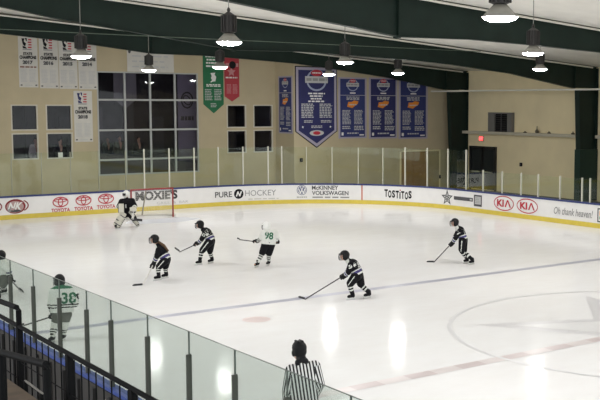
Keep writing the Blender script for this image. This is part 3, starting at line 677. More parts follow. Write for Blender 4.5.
f.lines(w*.14, h*.37, w*.44, h*.55, 9, LGREY, 3, .6, .15, rg); f.lines(w*.57, h*.37, w*.88, h*.55, 9, LGREY, 3, .6, .15, rg); f.lines(w*.2, h*.31, w*.4, h*.345, 2, LGREY, 3, .6, 0, rg); f.lines(w*.6, h*.31, w*.85, h*.345, 2, LGREY, 3, .6, 0, rg)
f.lines(w*.37, h*.245, w*.63, h*.28, 2, LGREY, 3, .6, 0, rg); f.disc(w*.5, h*.185, w*.17, h*.035, LGREY, 3); f.disc(w*.5, h*.185, w*.09, h*.022, RED, 4); f.star(w*.17, h*.26, .07, .03, WHITEP, 3); f.star(w*.83, h*.26, .07, .03, WHITEP, 3)
f.build('print', fn, r)
def blue_banner(fn, w, h, label, seed):
    r = hang('national_banner', label, 'banner', [(0, 0), (w, 0), (w, h), (0, h)], fn, PURP, 'blue rectangular banners'); f = Flat(); rg = random.Random(seed)
    f.rect(w*.06, h*.025, w*.94, h*.975, NAVY2 if seed % 2 else NAVY, 1)
    f2 = Flat(); crest(f2, w*.5, h*.875, w*.20)
    for it in f2.items: f.items.append((it[0], it[1], it[2], it[3]+1))
    f.rect(w*.40, h*.735, w*.60, h*.755, WHITEP, 2); f.rect(w*.06, h*.705, w*.94, h*.712, LGREY, 2)
    f.lines(w*.28, h*.63, w*.74, h*.69, 3, LGREY, 2, .6, .1, rg)
    f.poly([(w*.30, h*.52), (w*.48, h*.50), (w*.68, h*.57), (w*.70, h*.61), (w*.55, h*.625), (w*.46, h*.60), (w*.34, h*.60)], ORANGE, 2); f.lines(w*.36, h*.54, w*.64, h*.57, 1, LGREY, 3, .6, 0, rg)
    f.lines(w*.13, h*.23, w*.44, h*.47, 11, LGREY, 2, .55, .25, rg); f.lines(w*.55, h*.23, w*.88, h*.47, 11, LGREY, 2, .55, .25, rg)
    f.lines(w*.13, h*.15, w*.42, h*.21, 2, LGREY, 2, .6, .1, rg); f.lines(w*.55, h*.13, w*.9, h*.21, 3, LGREY, 2, .6, .1, rg); f.lines(w*.3, h*.07, w*.7, h*.10, 1, LGREY, 2, .7, 0, rg)
    f.rect(w*.10, h*.05, w*.17, h*.10, WHITEP, 2); f.rect(w*.74, h*.045, w*.90, h*.065, WHITEP, 2); f.build('print', fn, r)
for u0, u1, v0, v1, lab, sd in ((338.3, 366.3, 77.5, 138.3, 'blue rectangular banner hanging next to the large navy pennant', 31), (368.8, 397, 77.8, 138.5, 'middle one of three blue rectangular banners on the end wall', 32), (398.5, 427.3, 78.3, 138.8, 'blue rectangular banner hanging nearest the green corner column', 33)):
    X0, w, z0, z1 = pxrect(u0, v0, u1, v1, WR); blue_banner(wall_map(X0, z0, WR), w, z1-z0, lab, sd)
ya, yb = at(278.6, 100, 0, XJ-.02).y, at(292.3, 100, 0, XJ-.02).y; za, zb = at(285, 133.5, 0, XJ-.02).z, at(285, 76, 0, XJ-.02).z
blue_banner(lambda a, b_, l: Vector((XJ-.024-.004*l, ya-a, za+b_)), ya-yb, zb-za, 'narrow blue banner on the short return wall before the large pennant', 35)

# ------------------------------------------------------------------ high-bay lamps
HOUS = mat('dark_ballast_housing', (.026, .024, .022), .55)
REFL = mat('pale_lamp_reflector', (.26, .25, .215), .5)
LENS = mat('lit_lamp_lens', (1, 1, 1), .5, emit=(1.0, .98, .955), es=122)
CORD = mat('grey_cord', (.25, .25, .23), .6)
def lamp(x, y, label, z=6.38):
    r = thing('high_bay_lamp', label, 'lamp', (x, y, z), 'high bay lamps over the ice')
    mb = MB(); mb.lathe([(0, -.085), (.15, -.075), (.25, -.045), (.295, .004)], (x, y, z), LENS, 16); mb.build('lens', r, label='glowing lens')
    mb = MB(); mb.lathe([(.296, -.006), (.302, 0), (.11, .20), (.10, .20), (.29, .0)], (x, y, z), REFL, 24); mb.build('reflector', r, smooth=True)
    mb = MB(); n = 14
    for k in range(n):
        a = 2*PI*k/n; mb.obox((x+.16*math.cos(a), y+.16*math.sin(a), z+.42), Vector((math.cos(a), math.sin(a), 0))*.028, Vector((-math.sin(a), math.cos(a), 0))*.010, UP*.19, HOUS)
    mb.lathe([(.06, .18), (.15, .22), (.15, .62), (.09, .66), (.03, .70)], (x, y, z), HOUS, 18, cap0=True, cap1=True); mb.build('housing', r)
    mb = MB(); mb.lathe([(.012, .70), (.012, ztop(x)-z-.02)], (x, y, z), CORD, 6); mb.lathe([(.03, .70), (.045, .74), (.015, .80)], (x, y, z), HOUS, 8); mb.build('cord', r)
lamps = [((500, 17), 'large high bay lamp at the top edge, widest in the photo'), ((533, 53), 'bright lamp just above the smaller lamp near the green corner frame'), ((540, 69), 'smaller lamp overlapping the brighter one, over the side boards'),
         ((345, 62), 'lamp hanging above the blue rectangular banner next to the pennant'), ((398, 73), 'small lamp hanging over the third blue rectangular banner'), ((229, 42), 'bright lamp hanging above the red pennant'),
         ((220, 67), 'small lamp in front of the green pennant'), ((149, 70), 'small lamp in front of the white sign over the lobby window'), ((81, 56), 'lamp in front of the 2015 and 2014 white banners'), ((329, 74.3), 'small far lamp at the top of the large navy pennant')]
for (u, v), lab in lamps:
    p = at(u, v, 2, 6.38); lamp(p.x, p.y, lab)
for i, (x, y) in enumerate(((2.2, -2.5), (11.2, 6.5), (11.2, -2.5), (-14.5, 7), (-14.5, 17), (-14.5, 26))):
    lamp(x, y, 'high bay lamp outside the photo, over the rest of the rink')

# ------------------------------------------------------------------ goal
gx, gy = .13, 27.45
gl = thing('hockey_goal', 'red framed hockey goal with white net in front of the end boards', 'goal', (gx, gy, 0))
GR = mat('red_goal_pipe', (.27, .03, .03), .45); NETW = mat('white_net_cord', (.72, .71, .66), .8)
for s in (-1, 1):
    mb = MB(); mb.tube([(gx+s*.945, gy, .003), (gx+s*.945, gy, 1.24)], .036, GR, 10); mb.build('post', gl)
mb = MB(); mb.tube([(gx-.975, gy, 1.26), (gx+.975, gy, 1.26)], .036, GR, 10); mb.build('crossbar', gl)
def base_pt(t, ins=0):   # rounded back of the goal seen from above
    a = PI*t; return Vector((gx+(1.02-ins)*math.cos(a)*(1 if abs(math.cos(a)) < .9 else 1), gy+(1.05-ins)*math.sin(a)**.6 if 0 < t < 1 else gy, 0))
mb = MB(); mb.tube([base_pt(k/20)+UP*.05 for k in range(21)], .045, mat('white_base_pipe', (.66, .64, .58), .5), 8); mb.build('base_frame', gl, label='white padded base rail')
mb = MB(); mb.tube([(gx-.90, gy+.02, 1.22), (gx-.80, gy+.42, 1.20), (gx-.45, gy+.52, 1.19), (gx+.45, gy+.52, 1.19), (gx+.80, gy+.42, 1.20), (gx+.90, gy+.02, 1.22)], .022, GR, 8); mb.build('top_frame', gl)
mb = MB(); mb.tube([(gx-.05, gy+.53, 1.19), (gx-.05, gy+1.0, .06)], .032, mat('grey_padded_bar', (.34, .32, .27), .7), 8); mb.build('back_bar', gl)
mb = MB()
topp = lambda t: Vector((gx+.90*math.cos(PI*t), gy+(.52*math.sin(PI*t)**.5 if 0 < t < 1 else 0), 1.20))
NV, NH = 44, 14
for i in range(NV+1):
    t = i/NV; a = topp(t); c = base_pt(t)+UP*.06
    mb.tube([a, a.lerp(c, .5)+Vector((0, .02, -.02)), c], .0042, NETW, 3, cap=False)
for j in range(1, NH):
    q = j/NH; mb.tube([topp(i/NV).lerp(base_pt(i/NV)+UP*.06, q) for i in range(NV+1)], .0042, NETW, 3, cap=False)
for i in range(1, 22):
    x = gx-.88+i*.08; yb = .52*max(0, 1-((x-gx)/.9)**2)**.25; mb.tube([(x, gy, 1.225), (x, gy+yb, 1.20)], .0042, NETW, 3, cap=False)
for j in range(1, 6): mb.tube([(gx-.86, gy+j*.09, 1.215), (gx+.86, gy+j*.09, 1.215)], .0042, NETW, 3, cap=False)
mb.build('net', gl, label='white goal net')

# ------------------------------------------------------------------ people
def cap_mesh(p0, p1, r0, r1, n=14, k=5):
    p0, p1 = Vector(p0), Vector(p1); d = p1-p0; L = d.length
    d = d/L if L > 1e-6 else Vector((0, 0, 1))
    a = d.cross(UP) if abs(d.z) < .9 else d.cross(Vector((1, 0, 0))); a.normalize(); b_ = d.cross(a)
    rings = []
    for i in range(1, k+1): t = -PI/2+PI/2*i/k; rings.append((p0+d*(r0*math.sin(t)), r0*math.cos(t)))
    for i in range(0, k): t = PI/2*i/k; rings.append((p1+d*(r1*math.sin(t)), r1*math.cos(t)))
    v = [p0-d*r0]; f = []
    for c, r in rings: v += [c+(a*math.cos(2*PI*j/n)+b_*math.sin(2*PI*j/n))*r for j in range(n)]
    v.append(p1+d*r1); last = len(v)-1; R = len(rings)
    for j in range(n): f.append((0, 1+(j+1) % n, 1+j)); f.append((last, 1+(R-1)*n+j, 1+(R-1)*n+(j+1) % n))
    for i in range(R-1):
        for j in range(n): f.append((1+i*n+j, 1+i*n+(j+1) % n, 1+(i+1)*n+(j+1) % n, 1+(i+1)*n+j))
    return v, f
def ell_mesh(c, ax, ay, az, n=18, k=10):
    c = Vector(c); v = [c-az]; f = []
    for i in range(1, k):
        t = -PI/2+PI*i/k
        v += [c+(ax*math.cos(2*PI*j/n)+ay*math.sin(2*PI*j/n))*math.cos(t)+az*math.sin(t) for j in range(n)]
    v.append(c+az); last = len(v)-1
    for j in range(n): f.append((0, 1+(j+1) % n, 1+j)); f.append((last, 1+(k-2)*n+j, 1+(k-2)*n+(j+1) % n))
    for i in range(k-2):
        for j in range(n): f.append((1+i*n+j, 1+i*n+(j+1) % n, 1+(i+1)*n+(j+1) % n, 1+(i+1)*n+j))
    return v, f
class Soft:
    """overlapping rounded volumes fused into one continuous skin; each keeps a tag for colouring"""
    def __init__(s): s.v = []; s.f = []; s.seg = []
    def _add(s, vf):
        b = len(s.v); s.v += [tuple(p) for p in vf[0]]; s.f += [[b+i for i in q] for q in vf[1]]
    def cap(s, p0, p1, r0, r1, tg=''): s._add(cap_mesh(p0, p1, r0, r1)); s.seg.append((tg, Vector(p0), Vector(p1), r0, r1))
    def ell(s, c, ax, ay, az, tg=''):
        s._add(ell_mesh(c, ax, ay, az)); s.seg.append((tg, Vector(c), Vector(c)+Vector((1e-4, 0, 0)), (ax.length+ay.length+az.length)/3, (ax.length+ay.length+az.length)/3))
    def build(s, name, parent, voxel, mats, fn=None, smooth=4, cut=None, label=None):
        me = bpy.data.meshes.new(name); me.from_pydata(s.v, [], s.f)
        t = bpy.data.objects.new('form', me); COL.objects.link(t)
        m1 = t.modifiers.new('r', 'REMESH'); m1.mode = 'VOXEL'; m1.voxel_size = voxel
        m2 = t.modifiers.new('s', 'SMOOTH'); m2.iterations = smooth; m2.factor = .5
        dg = bpy.context.evaluated_depsgraph_get(); dg.update()
        out = bpy.data.meshes.new_from_object(t.evaluated_get(dg)); bpy.data.objects.remove(t); bpy.data.meshes.remove(me)
        if cut:
            bm = bmesh.new(); bm.from_mesh(out)
            for co, no in cut: bmesh.ops.bisect_plane(bm, geom=bm.verts[:]+bm.edges[:]+bm.faces[:], plane_co=co, plane_no=no, clear_outer=True)
            bm.to_mesh(out); bm.free()
        out.name = name
        for mm in mats: out.materials.append(mm)
        s.world = None
        if fn:
            n = len(out.polygons); C = np.empty(n*3); out.polygons.foreach_get('center', C); C = C.reshape(-1, 3)
            best = np.full(n, 1e9); idx = np.zeros(n, int); tt = np.zeros(n)
            for i, (tg, a, b_, r0, r1) in enumerate(s.seg):
                a = np.array(a); d = np.array(b_)-a; L2 = d@d; t_ = np.clip(((C-a)@d)/L2, 0, 1)
                dist = np.linalg.norm(C-(a+t_[:, None]*d), axis=1)-(r0+(r1-r0)*t_)
                w = dist < best; best[w] = dist[w]; idx[w] = i; tt[w] = t_[w]
            mi = [fn(s.seg[idx[k]][0], tt[k], Vector(C[k])) for k in range(n)]
            out.polygons.foreach_set('material_index', mi)
        out.polygons.foreach_set('use_smooth', [True]*len(out.polygons))
        s.bvh = BVHTree.FromPolygons([v.co.copy() for v in out.vertices], [tuple(p.vertices) for p in out.polygons])
        o0 = parent_loc(parent)
        for v in out.vertices: v.co -= o0
        o = link(name, out, parent)
        if label: o['label'] = label
        return o
def grip(s, h, f, g, r=.022, fr=.011, sp=.022, pr=1.0, tg='hand'):
    """a hand closed round a bar along g through h; f is the forearm direction"""
    f = Vector(f).normalized(); g = Vector(g).normalized()
    n = -f+g*f.dot(g)
    if n.length < .15: n = g.cross(UP)
    n.normalize(); m = g.cross(n); pc = h+n*(r+.018*pr)
    s.ell(pc, g*(.046*pr), m*(.036*pr), n*(.017*pr), tg); s.ell(pc+n*.012*pr, g*.034*pr, m*.03*pr, n*.018*pr, tg)
    P = lambda q, a, rr: h+g*q+(n*math.cos(a)+m*math.sin(a))*rr
    for k in range(4):
        q = (k-1.5)*sp; ln = (.85, 1.0, .95, .78)[k]; a0 = .5; pts = [P(q, a0, r+fr), P(q, a0+.85*ln, r+fr*1.05), P(q, a0+1.7*ln, r+fr), P(q, a0+2.45*ln, r+fr*.9)]
        for a, b_ in zip(pts[:-1], pts[1:]): s.cap(a, b_, fr, fr*.93, tg)
    pts = [P(sp*2.0, -.3, r+fr*1.4), P(sp*2.3, -1.0, r+fr*1.4), P(sp*1.6, -1.9, r+fr)]
    for a, b_ in zip(pts[:-1], pts[1:]): s.cap(a, b_, fr*1.15, fr, tg)
    return pc
def head_parts(s, c, fw, up, k=1.0):
    """head with face: brow, nose, lips, chin, ears"""
    sd = fw.cross(up).normalized()
    s.ell(c, sd*.073*k, fw*.090*k, up*.112*k, 'head'); s.ell(c+fw*.025*k-up*.055*k, sd*.056*k, fw*.062*k, up*.062*k, 'head')
    s.cap(c+fw*.088*k+up*.012*k, c+fw*.108*k-up*.026*k, .009*k, .014*k, 'head')
    for q in (-1, 1):
        s.ell(c+sd*q*.074*k-up*.01*k-fw*.005*k, sd*.012*k, fw*.020*k, up*.032*k, 'head')
        s.ell(c+sd*q*.031*k+fw*.080*k+up*.008*k, sd*.013*k, fw*.010*k, up*.009*k, 'eye')
        s.cap(c+sd*q*.016*k+fw*.086*k+up*.03*k, c+sd*q*.048*k+fw*.074*k+up*.028*k, .008*k, .007*k, 'head')
    s.cap(c+sd*.022*k+fw*.085*k-up*.058*k, c-sd*.022*k+fw*.085*k-up*.058*k, .008*k, .008*k, 'lip')
def number_on(parent, body, bvh, c, right, up, out, w, h, m, name='number', label=None):
    vs, fs = text2d(body, .03); mb = MB(); pts = []
    for a, b_ in vs:
        p = c+right*(a-.5)*w+up*(b_-.5)*h; hit = bvh.ray_cast(p+out*.4, -out, .8)[0]
        pts.append((hit if hit else p)+out*.006)
    mb.mesh(pts, fs, m); return mb.build(name, parent, label=label)
def stick(hands, heel, toe, label, shaft_m, blade_m, butt=.15, blade_h=.052, group=None):
    """straight shaft from above the top hand to the heel, curved blade from heel to toe"""
    top = hands[0]+(hands[0]-heel).normalized()*butt
    r = thing('hockey_stick', label, 'hockey stick', heel, group)
    mb = MB(); d = (heel-top).normalized(); a = d.cross(UP).normalized(); b_ = d.cross(a)
    c = (heel+top)/2; L = (heel-top).length; mb.obox(c, a*.010, b_*.015, d*(L/2), shaft_m); mb.obox(top-d*-.02, a*.013, b_*.018, d*.03, BLACK); mb.build('shaft', r)
    mb = MB(); bl = toe-heel; side = bl.cross(UP); side = side.normalized() if side.length > 1e-4 else a; N = 7; v = []
    for i in range(N):
        t = i/(N-1); p = heel+bl*t+side*(.025*t*t); hh = blade_h*(1 if t < .8 else 1-.5*(t-.8)/.2)
        for q in (-1, 1): v += [p+side*q*.006-UP*.0, p+side*q*.006+UP*hh]
    f = []
    for i in range(N-1):
        o_ = i*4; f += [(o_, o_+4, o_+5, o_+1), (o_+2, o_+3, o_+7, o_+6), (o_+1, o_+5, o_+7, o_+3), (o_, o_+2, o_+6, o_+4)]
    f += [(0, 1, 3, 2), ((N-1)*4, (N-1)*4+2, (N-1)*4+3, (N-1)*4+1)]
    mb.mesh(v, f, blade_m); mb.build('blade', r); return r
def skate(parent, heel, toe, ank):
    d = (toe-heel); d.z = 0; L = d.length; d.normalize()
    heel = Vector((heel.x, heel.y, 0)); toe = heel+d*min(max(L, .24), .31)
    s = Soft(); z = UP*.105
    s.cap(heel+d*.05+z, toe-d*.05+z-UP*.01, .046, .040, 'boot'); s.cap(heel+d*.06+z, ank+UP*.03, .050, .052, 'boot'); s.cap(heel+d*.05+UP*.09, heel+d*.05+UP*.15, .04, .04, 'boot')
    o = s.build('skate', parent, .013, [PBLK], None, 3)
    mb = MB(); sd = d.cross(UP); c = (heel+toe)/2
    mb.obox(c+UP*.022, d*.135, sd*.003, UP*.020, STEEL); mb.obox(c+UP*.05, d*.115, sd*.010, UP*.014, WHITE); mb.obox(heel+d*.06+UP*.07, d*.03, sd*.014, UP*.02, WHITE); mb.obox(toe-d*.07+UP*.07, d*.03, sd*.014, UP*.02, WHITE)
    mb.build('blade', o); return o
def helmet(parent, c, fw, up, k, m, cage=True, vox=.014):
    sd = fw.cross(up).normalized(); s = Soft()
    s.ell(c+up*.025*k-fw*.01*k, sd*.108*k, fw*.130*k, up*.122*k); s.ell(c-up*.03*k-fw*.035*k, sd*.104*k, fw*.092*k, up*.098*k)
    for q in (-1, 1): s.ell(c+sd*q*.085*k-up*.03*k+fw*.01*k, sd*.025*k, fw*.05*k, up*.065*k)
    # open the front below the brow
    o = s.build('helmet', parent, vox, [m], None, 3)
    bm = bmesh.new(); bm.from_mesh(o.data); o0 = parent_loc(parent)
    kill = [f for f in bm.faces if (lambda p: p.dot(fw) > .035*k and p.dot(up) < .045*k)(f.calc_center_median()+o0-c)]
    bmesh.ops.delete(bm, geom=kill, context='FACES'); bm.to_mesh(o.data); bm.free()
    mb = MB(); mb.tube([c+sd*q*.112*k+fw*(.045 if abs(q) > .9 else .135)*k*1.0+up*.052*k for q in (-1, -.6, 0, .6, 1)], .009*k, m, 6); mb.build('brim', o)
    if cage:
        mb = MB()
        P = lambda a, h_: c+(sd*math.sin(a)*.112+fw*(.02+math.cos(a)*.135))*k*(1-.22*((h_+.03)/.11)**2)+up*h_*k
        for h_ in (.035, .005, -.03, -.065, -.10): mb.tube([P(-1.35+2.7*i/10, h_) for i in range(11)], .0042*k, CAGE, 4)
        for a in (-1.2, -.8, -.4, 0, .4, .8, 1.2): mb.tube([P(a, .04-.145*i/5) for i in range(6)], .0042*k, CAGE, 4)
        mb.build('face_cage', o)
    return o

DARK = dict(jersey=[JBLK, WHITE, PURPJ], pants=[PBLK, WHITE], sock=[PBLK, WHITE], glove=BLACK, helmet=HELB)
LIGHT = dict(jersey=[WHITE, BLACK, GREENJ], pants=[PBLK, PBLK], sock=[WHITE, BLACK], glove=BLACK, helmet=HELW)
def player(label, J, face, kit, k=1.0, dark=True, num=None, numdir=None, yoke=None, ponytail=False, pants_m=None, headk=1.0, stripe_sleeve=True, plen=.86, chest_white=0, numx=0, cage=True, helm=None):
    """J: joints as (px, py, depth offset in m) measured on the photo; feet as heel/toe points on the ice"""
    gf = {q: at(J[q][0], J[q][1]+(1.1 if J[q][1] < 310 else 0), 2, 0) for q in ('heelN', 'toeN', 'heelF', 'toeF')}
    mid = (gf['heelN']+gf['toeN']+gf['heelF']+gf['toeF'])/4; D0 = J.get('D0', depth(mid))
    P = {q: at_depth(v[0], v[1], D0+(v[2] if len(v) > 2 else 0)) for q, v in J.items() if isinstance(v, tuple) and len(v) == 3}
    root = thing('person', label, 'person', (mid.x, mid.y, 0))
    fw = (SR*math.cos(face)+SF*math.sin(face)).normalized(); tax = (P['chest']-P['pelvis']).normalized()
    up = (UP*.9+tax*.1).normalized(); fwh = (fw-up*fw.dot(up)).normalized()
    for q in 'NF':
        h, t = gf['heel'+q], gf['toe'+q]; d = (t-h).normalized(); P['an'+q] = h+d*.075+UP*.15
    # body under the clothes: one continuous figure
    s = Soft()
    s.cap(P['hipN'], P['hipF'], .095*k, .095*k, 'b'); s.cap(P['pelvis'], P['chest'], .10*k, .10*k, 'b'); s.cap(P['shN'], P['shF'], .055*k, .055*k, 'b'); s.cap(P['chest'], P['neck'], .07*k, .055*k, 'b'); s.cap(P['neck'], P['head'], .056*k, .05*k, 'head')
    head_parts(s, P['head'], fwh, up, headk)
    st = J.get('stickdir'); 
    for q in 'NF':
        s.cap(P['sh'+q], P['el'+q], .05*k, .042*k, 'b'); s.cap(P['el'+q], P['ha'+q], .04*k, .028*k, 'b')
        s.cap(P['hip'+q], P['kn'+q], .085*k, .058*k, 'b'); s.cap(P['kn'+q], P['an'+q], .056*k, .04*k, 'b'); s.cap(P['an'+q]-UP*.04, gf['toe'+q]+UP*.10+(gf['heel'+q]-gf['toe'+q]).normalized()*.05, .035, .03, 'b')
        g = (P['grip1']-P['grip0']) if 'grip1' in P else UP
        grip(s, P['ha'+q]+(P['ha'+q]-P['el'+q]).normalized()*.05, P['ha'+q]-P['el'+q], g, .018, .009, .02, .8)
    s.build('body', root, .012, [SKIN, EYE, LIP], lambda tg, t, p: 1 if tg == 'eye' else (2 if tg == 'lip' else 0), 2, label='face and body under the kit')
    # hockey pants
    s = Soft(); s.cap(P['hipN'], P['hipF'], .135*k, .135*k, 'w'); s.cap(P['pelvis'], P['pelvis']+tax*.10, .145*k, .14*k, 'w')
    for q in 'NF': s.cap(P['hip'+q], P['hip'+q].lerp(P['kn'+q], plen), .135*k, .108*k, 'thigh'+q)
    latN = (P['hipN']-P['hipF']).normalized()
    def pcol(tg, t, p):
        if tg.startswith('thigh') and dark:
            q = tg[-1]; ax = (P['kn'+q]-P['hip'+q]).normalized(); r = p-P['hip'+q]; r -= ax*r.dot(ax); r.normalize(); o_ = latN if q == 'N' else -latN; o_ = (o_-ax*o_.dot(ax)).normalized(); w_ = ax.cross(o_)
            a = math.atan2(r.dot(w_), r.dot(o_)); return 1 if abs(a) < .10 else 0
        return 0
    s.build('pants', root, .014, [pants_m or kit['pants'][0], kit['pants'][1]], pcol, 4)
    for q in 'NF':
        s = Soft(); a, b_ = P['kn'+q], P['an'+q]; (s.cap(a.lerp(P['hip'+q], 1-plen-.1), a, .10*k, .08*k, 'x') if plen < .8 else None); s.cap(a, a.lerp(b_, .35), .075*k, .073*k, 'x'); s.cap(a.lerp(b_, .3), b_, .074*k, .056*k, 'x')
        ax = b_-a; L2 = ax.length_squared
        def scol(tg, t, p): u = (p-a).dot(ax)/L2; return 1 if (.22 < u < .34 or .50 < u < .64) else 0
        s.build('sock', root, .013, kit['sock'], scol, 3); skate(root, gf['heel'+q], gf['toe'+q], P['an'+q])
    # jersey
    s = Soft(); hem = P['pelvis']-tax*.01; bw = (P['shN']-P['shF']); bw = bw-tax*bw.dot(tax); bw.normalize(); dp = bw.cross(tax)
    if dp.dot(fw) < 0: dp = -dp
    s.cap(P['shN'].lerp(P['chest'], .1), P['shF'].lerp(P['chest'], .1), .095*k, .095*k, 'yoke')
    for q in (-1, 0, 1): s.cap(P['chest']+bw*q*.085*k-tax*.02, P['pelvis']+bw*q*.09*k-tax*.12, .135*k, .148*k, 'torso')
    s.cap(P['chest'], P['neck']-tax*.01, .125*k, .085*k, 'yoke')
    for q in 'NF':
        s.cap(P['sh'+q], P['el'+q], .092*k, .078*k, 'ua'+q); s.cap(P['el'+q], P['el'+q].lerp(P['ha'+q], .82), .077*k, .062*k, 'fa'+q)
    Lt = (P['chest']-hem).length
    def jcol(tg, t, p):
        u = (p-hem).dot(tax)/Lt
        if dark:
            if tg[:2] == 'fa' and stripe_sleeve: return 1 if (.12 < t < .27 or .62 < t < .78) else (2 if .27 <= t <= .62 else 0)
            if tg[:2] == 'ua': return 0
            if u < .09: return 1
            if u < .31: return 2
            if u < .40: return 1
            if chest_white and (p-P['chest']).dot(dp) > .02*k and u > .62: return 1
            return 0
        if tg[:2] == 'fa': return 1 if (.02 < t < .30 or .50 < t < .68) else 0
        if yoke and u > 1.13 and tg[:2] != 'fa': return 2
        if yoke and (.17 < u < .23 or .30 < u < .36): return 1
        return 0
    jo = s.build('jersey', root, .0125, kit['jersey'], jcol, 4, cut=[(hem-tax*.02, -tax)])
    if num:
        nd = numdir or -dp; c = P['chest'].lerp(P['pelvis'], .35)+SR*numx; nu = (tax-nd*tax.dot(nd)).normalized(); nr = nu.cross(nd)
        number_on(jo, num, s.bvh, c, nr, nu, nd, .27*k, .24*k, WHITE if dark else GREENJ)
        if dark:  # numerals on the near sleeve too
            c = P['shN'].lerp(P['elN'], .42); au = (P['shN']-P['elN']).normalized(); nd = -SF-au*(-SF).dot(au); nd.normalize(); number_on(jo, num, s.bvh, c, au.cross(nd), au, nd, .10, .11, WHITE)
    # gloves
    for q in 'NF':
        s = Soft(); fd = (P['ha'+q]-P['el'+q]).normalized(); g = (P['grip1']-P['grip0']) if 'grip1' in P else UP
        hc = P['ha'+q]+fd*.05; pc = grip(s, hc, fd, g, .024, .021, .040, 1.45); s.cap(pc, P['ha'+q]-fd*.03, .052*k, .05*k, 'palm'); s.cap(P['ha'+q]-fd*.02, P['el'+q].lerp(P['ha'+q], .66), .058*k, .066*k, 'cuff')
        s.build('glove', root, .012, [kit['glove']], None, 2)
    helmet(root, P['head'], fwh, up, headk, helm or kit['helmet'], cage)
    if ponytail:
        s = Soft(); sd = P['head']-fwh*.11-up*.07; e = P['chest'].lerp(P['pelvis'], .5)-dp*.165; m_ = sd.lerp(e, .5)-dp*.015+up*.01
        s.cap(sd, m_, .035, .045, 'h'); s.cap(m_, e, .045, .025, 'h'); s.build('hair', root, .012, [HAIRB], None, 3, label='long brown ponytail down the back')
    return root, P, gf

def ice_pt(u, v, z=.004): p = at(u, v, 2, 0); p.z = z; return p
# A: dark player with ponytail, facing left
r, P, g = player('person in black jersey with a long brown ponytail, bent over a pale stick', dict(
    heelN=(161, 279), toeN=(154, 280), heelF=(168.4, 277), toeF=(161.6, 278), head=(154.3, 239.4, 0), neck=(157.2, 245.2, 0), chest=(160.2, 249.3, 0), pelvis=(166.2, 258.6, 0),
    shN=(158.6, 249.8, -.17), shF=(160.5, 247.8, .17), elN=(156.8, 256.8, -.27), haN=(154.2, 262.3, -.14), elF=(156.5, 255.8, .22), haF=(153.6, 264.2, .02),
    hipN=(165.2, 260, -.11), hipF=(166.6, 259.5, .11), knN=(158.3, 267.5, -.13), knF=(165.2, 267.3, .12), grip0=(154, 261, 0), grip1=(142.8, 284.6, -.5)), PI*1.02, DARK, .92, chest_white=1, ponytail=True, num=None)
gA = g
stick([at_depth(153.4, 264.3, depth(P['haN']))], ice_pt(142.5, 285.3), ice_pt(132.8, 286.2), 'pale-shafted hockey stick held by the player with the brown ponytail', STKW, STKB, .12)
# B: dark player near the goal, facing left, number on the back
r, P, g = player('person in black jersey with white number, skating between the goal and the ponytailed player', dict(
    heelN=(202, 263.6), toeN=(195.6, 264.4), heelF=(213.6, 261.8), toeF=(207.8, 263), head=(199.8, 224.8, 0), neck=(203.2, 229.4, 0), chest=(206.6, 231.6, 0), pelvis=(210.6, 239.6, 0),
    shN=(205.4, 232.6, -.17), shF=(206, 230, .16), elN=(201.6, 239.2, -.24), haN=(197.9, 243, -.12), elF=(202.5, 238.2, .2), haF=(198.9, 242.2, .02),
    hipN=(209.4, 241.5, -.12), hipF=(211.2, 241, .11), knN=(201.6, 251.4, -.14), knF=(209.8, 252, .10), grip0=(197, 243.6, 0), grip1=(179.6, 252.3, .3)), PI*.95, DARK, .95, num='8', numdir=(-SF*.9+SR*.35+UP*.45).normalized())
hd = P['haN']+(P['haN']-P['elN']).normalized()*.05
stick([hd], at_depth(179.6, 252, depth(hd)+.3), at_depth(174, 248.4, depth(hd)+.45), 'dark hockey stick raised off the ice by the player nearest the goal crease', STKG, STKB, .22, .06)
# C: white player 98, back turned
r, P, g = player('person in white jersey with green number 98, back turned, in open ice', dict(
    heelN=(259, 265.4), toeN=(254.2, 267), heelF=(269.6, 264), toeF=(266.6, 265.4), head=(266.2, 226.2, .02), neck=(268.2, 230.2, 0), chest=(269.6, 232.6, 0), pelvis=(268.6, 243.2, 0),
    shN=(264.2, 232.8, -.03), shF=(275.2, 232.4, .05), elN=(261, 238.4, .05), haN=(257.4, 241, .14), elF=(277.4, 237.6, .06), haF=(277, 240.4, .06),
    hipN=(265.4, 245, -.03), hipF=(271, 245, .05), knN=(261.8, 254, -.03), knF=(268.8, 254.6, .05), grip0=(256.3, 241.6, 0), grip1=(237, 239.7, .1)), PI*.78, LIGHT, .95, dark=False, num='98', numdir=(-SF*.95+UP*.25+SR*.1).normalized())
hd = P['haN']+(P['haN']-P['elN']).normalized()*.05
stick([hd], at_depth(239.4, 239.6, depth(hd)+.1), at_depth(236.4, 238.9, depth(hd)+.3), 'hockey stick held out level by the player in white number 98', STKG, STKB, .08, .05)
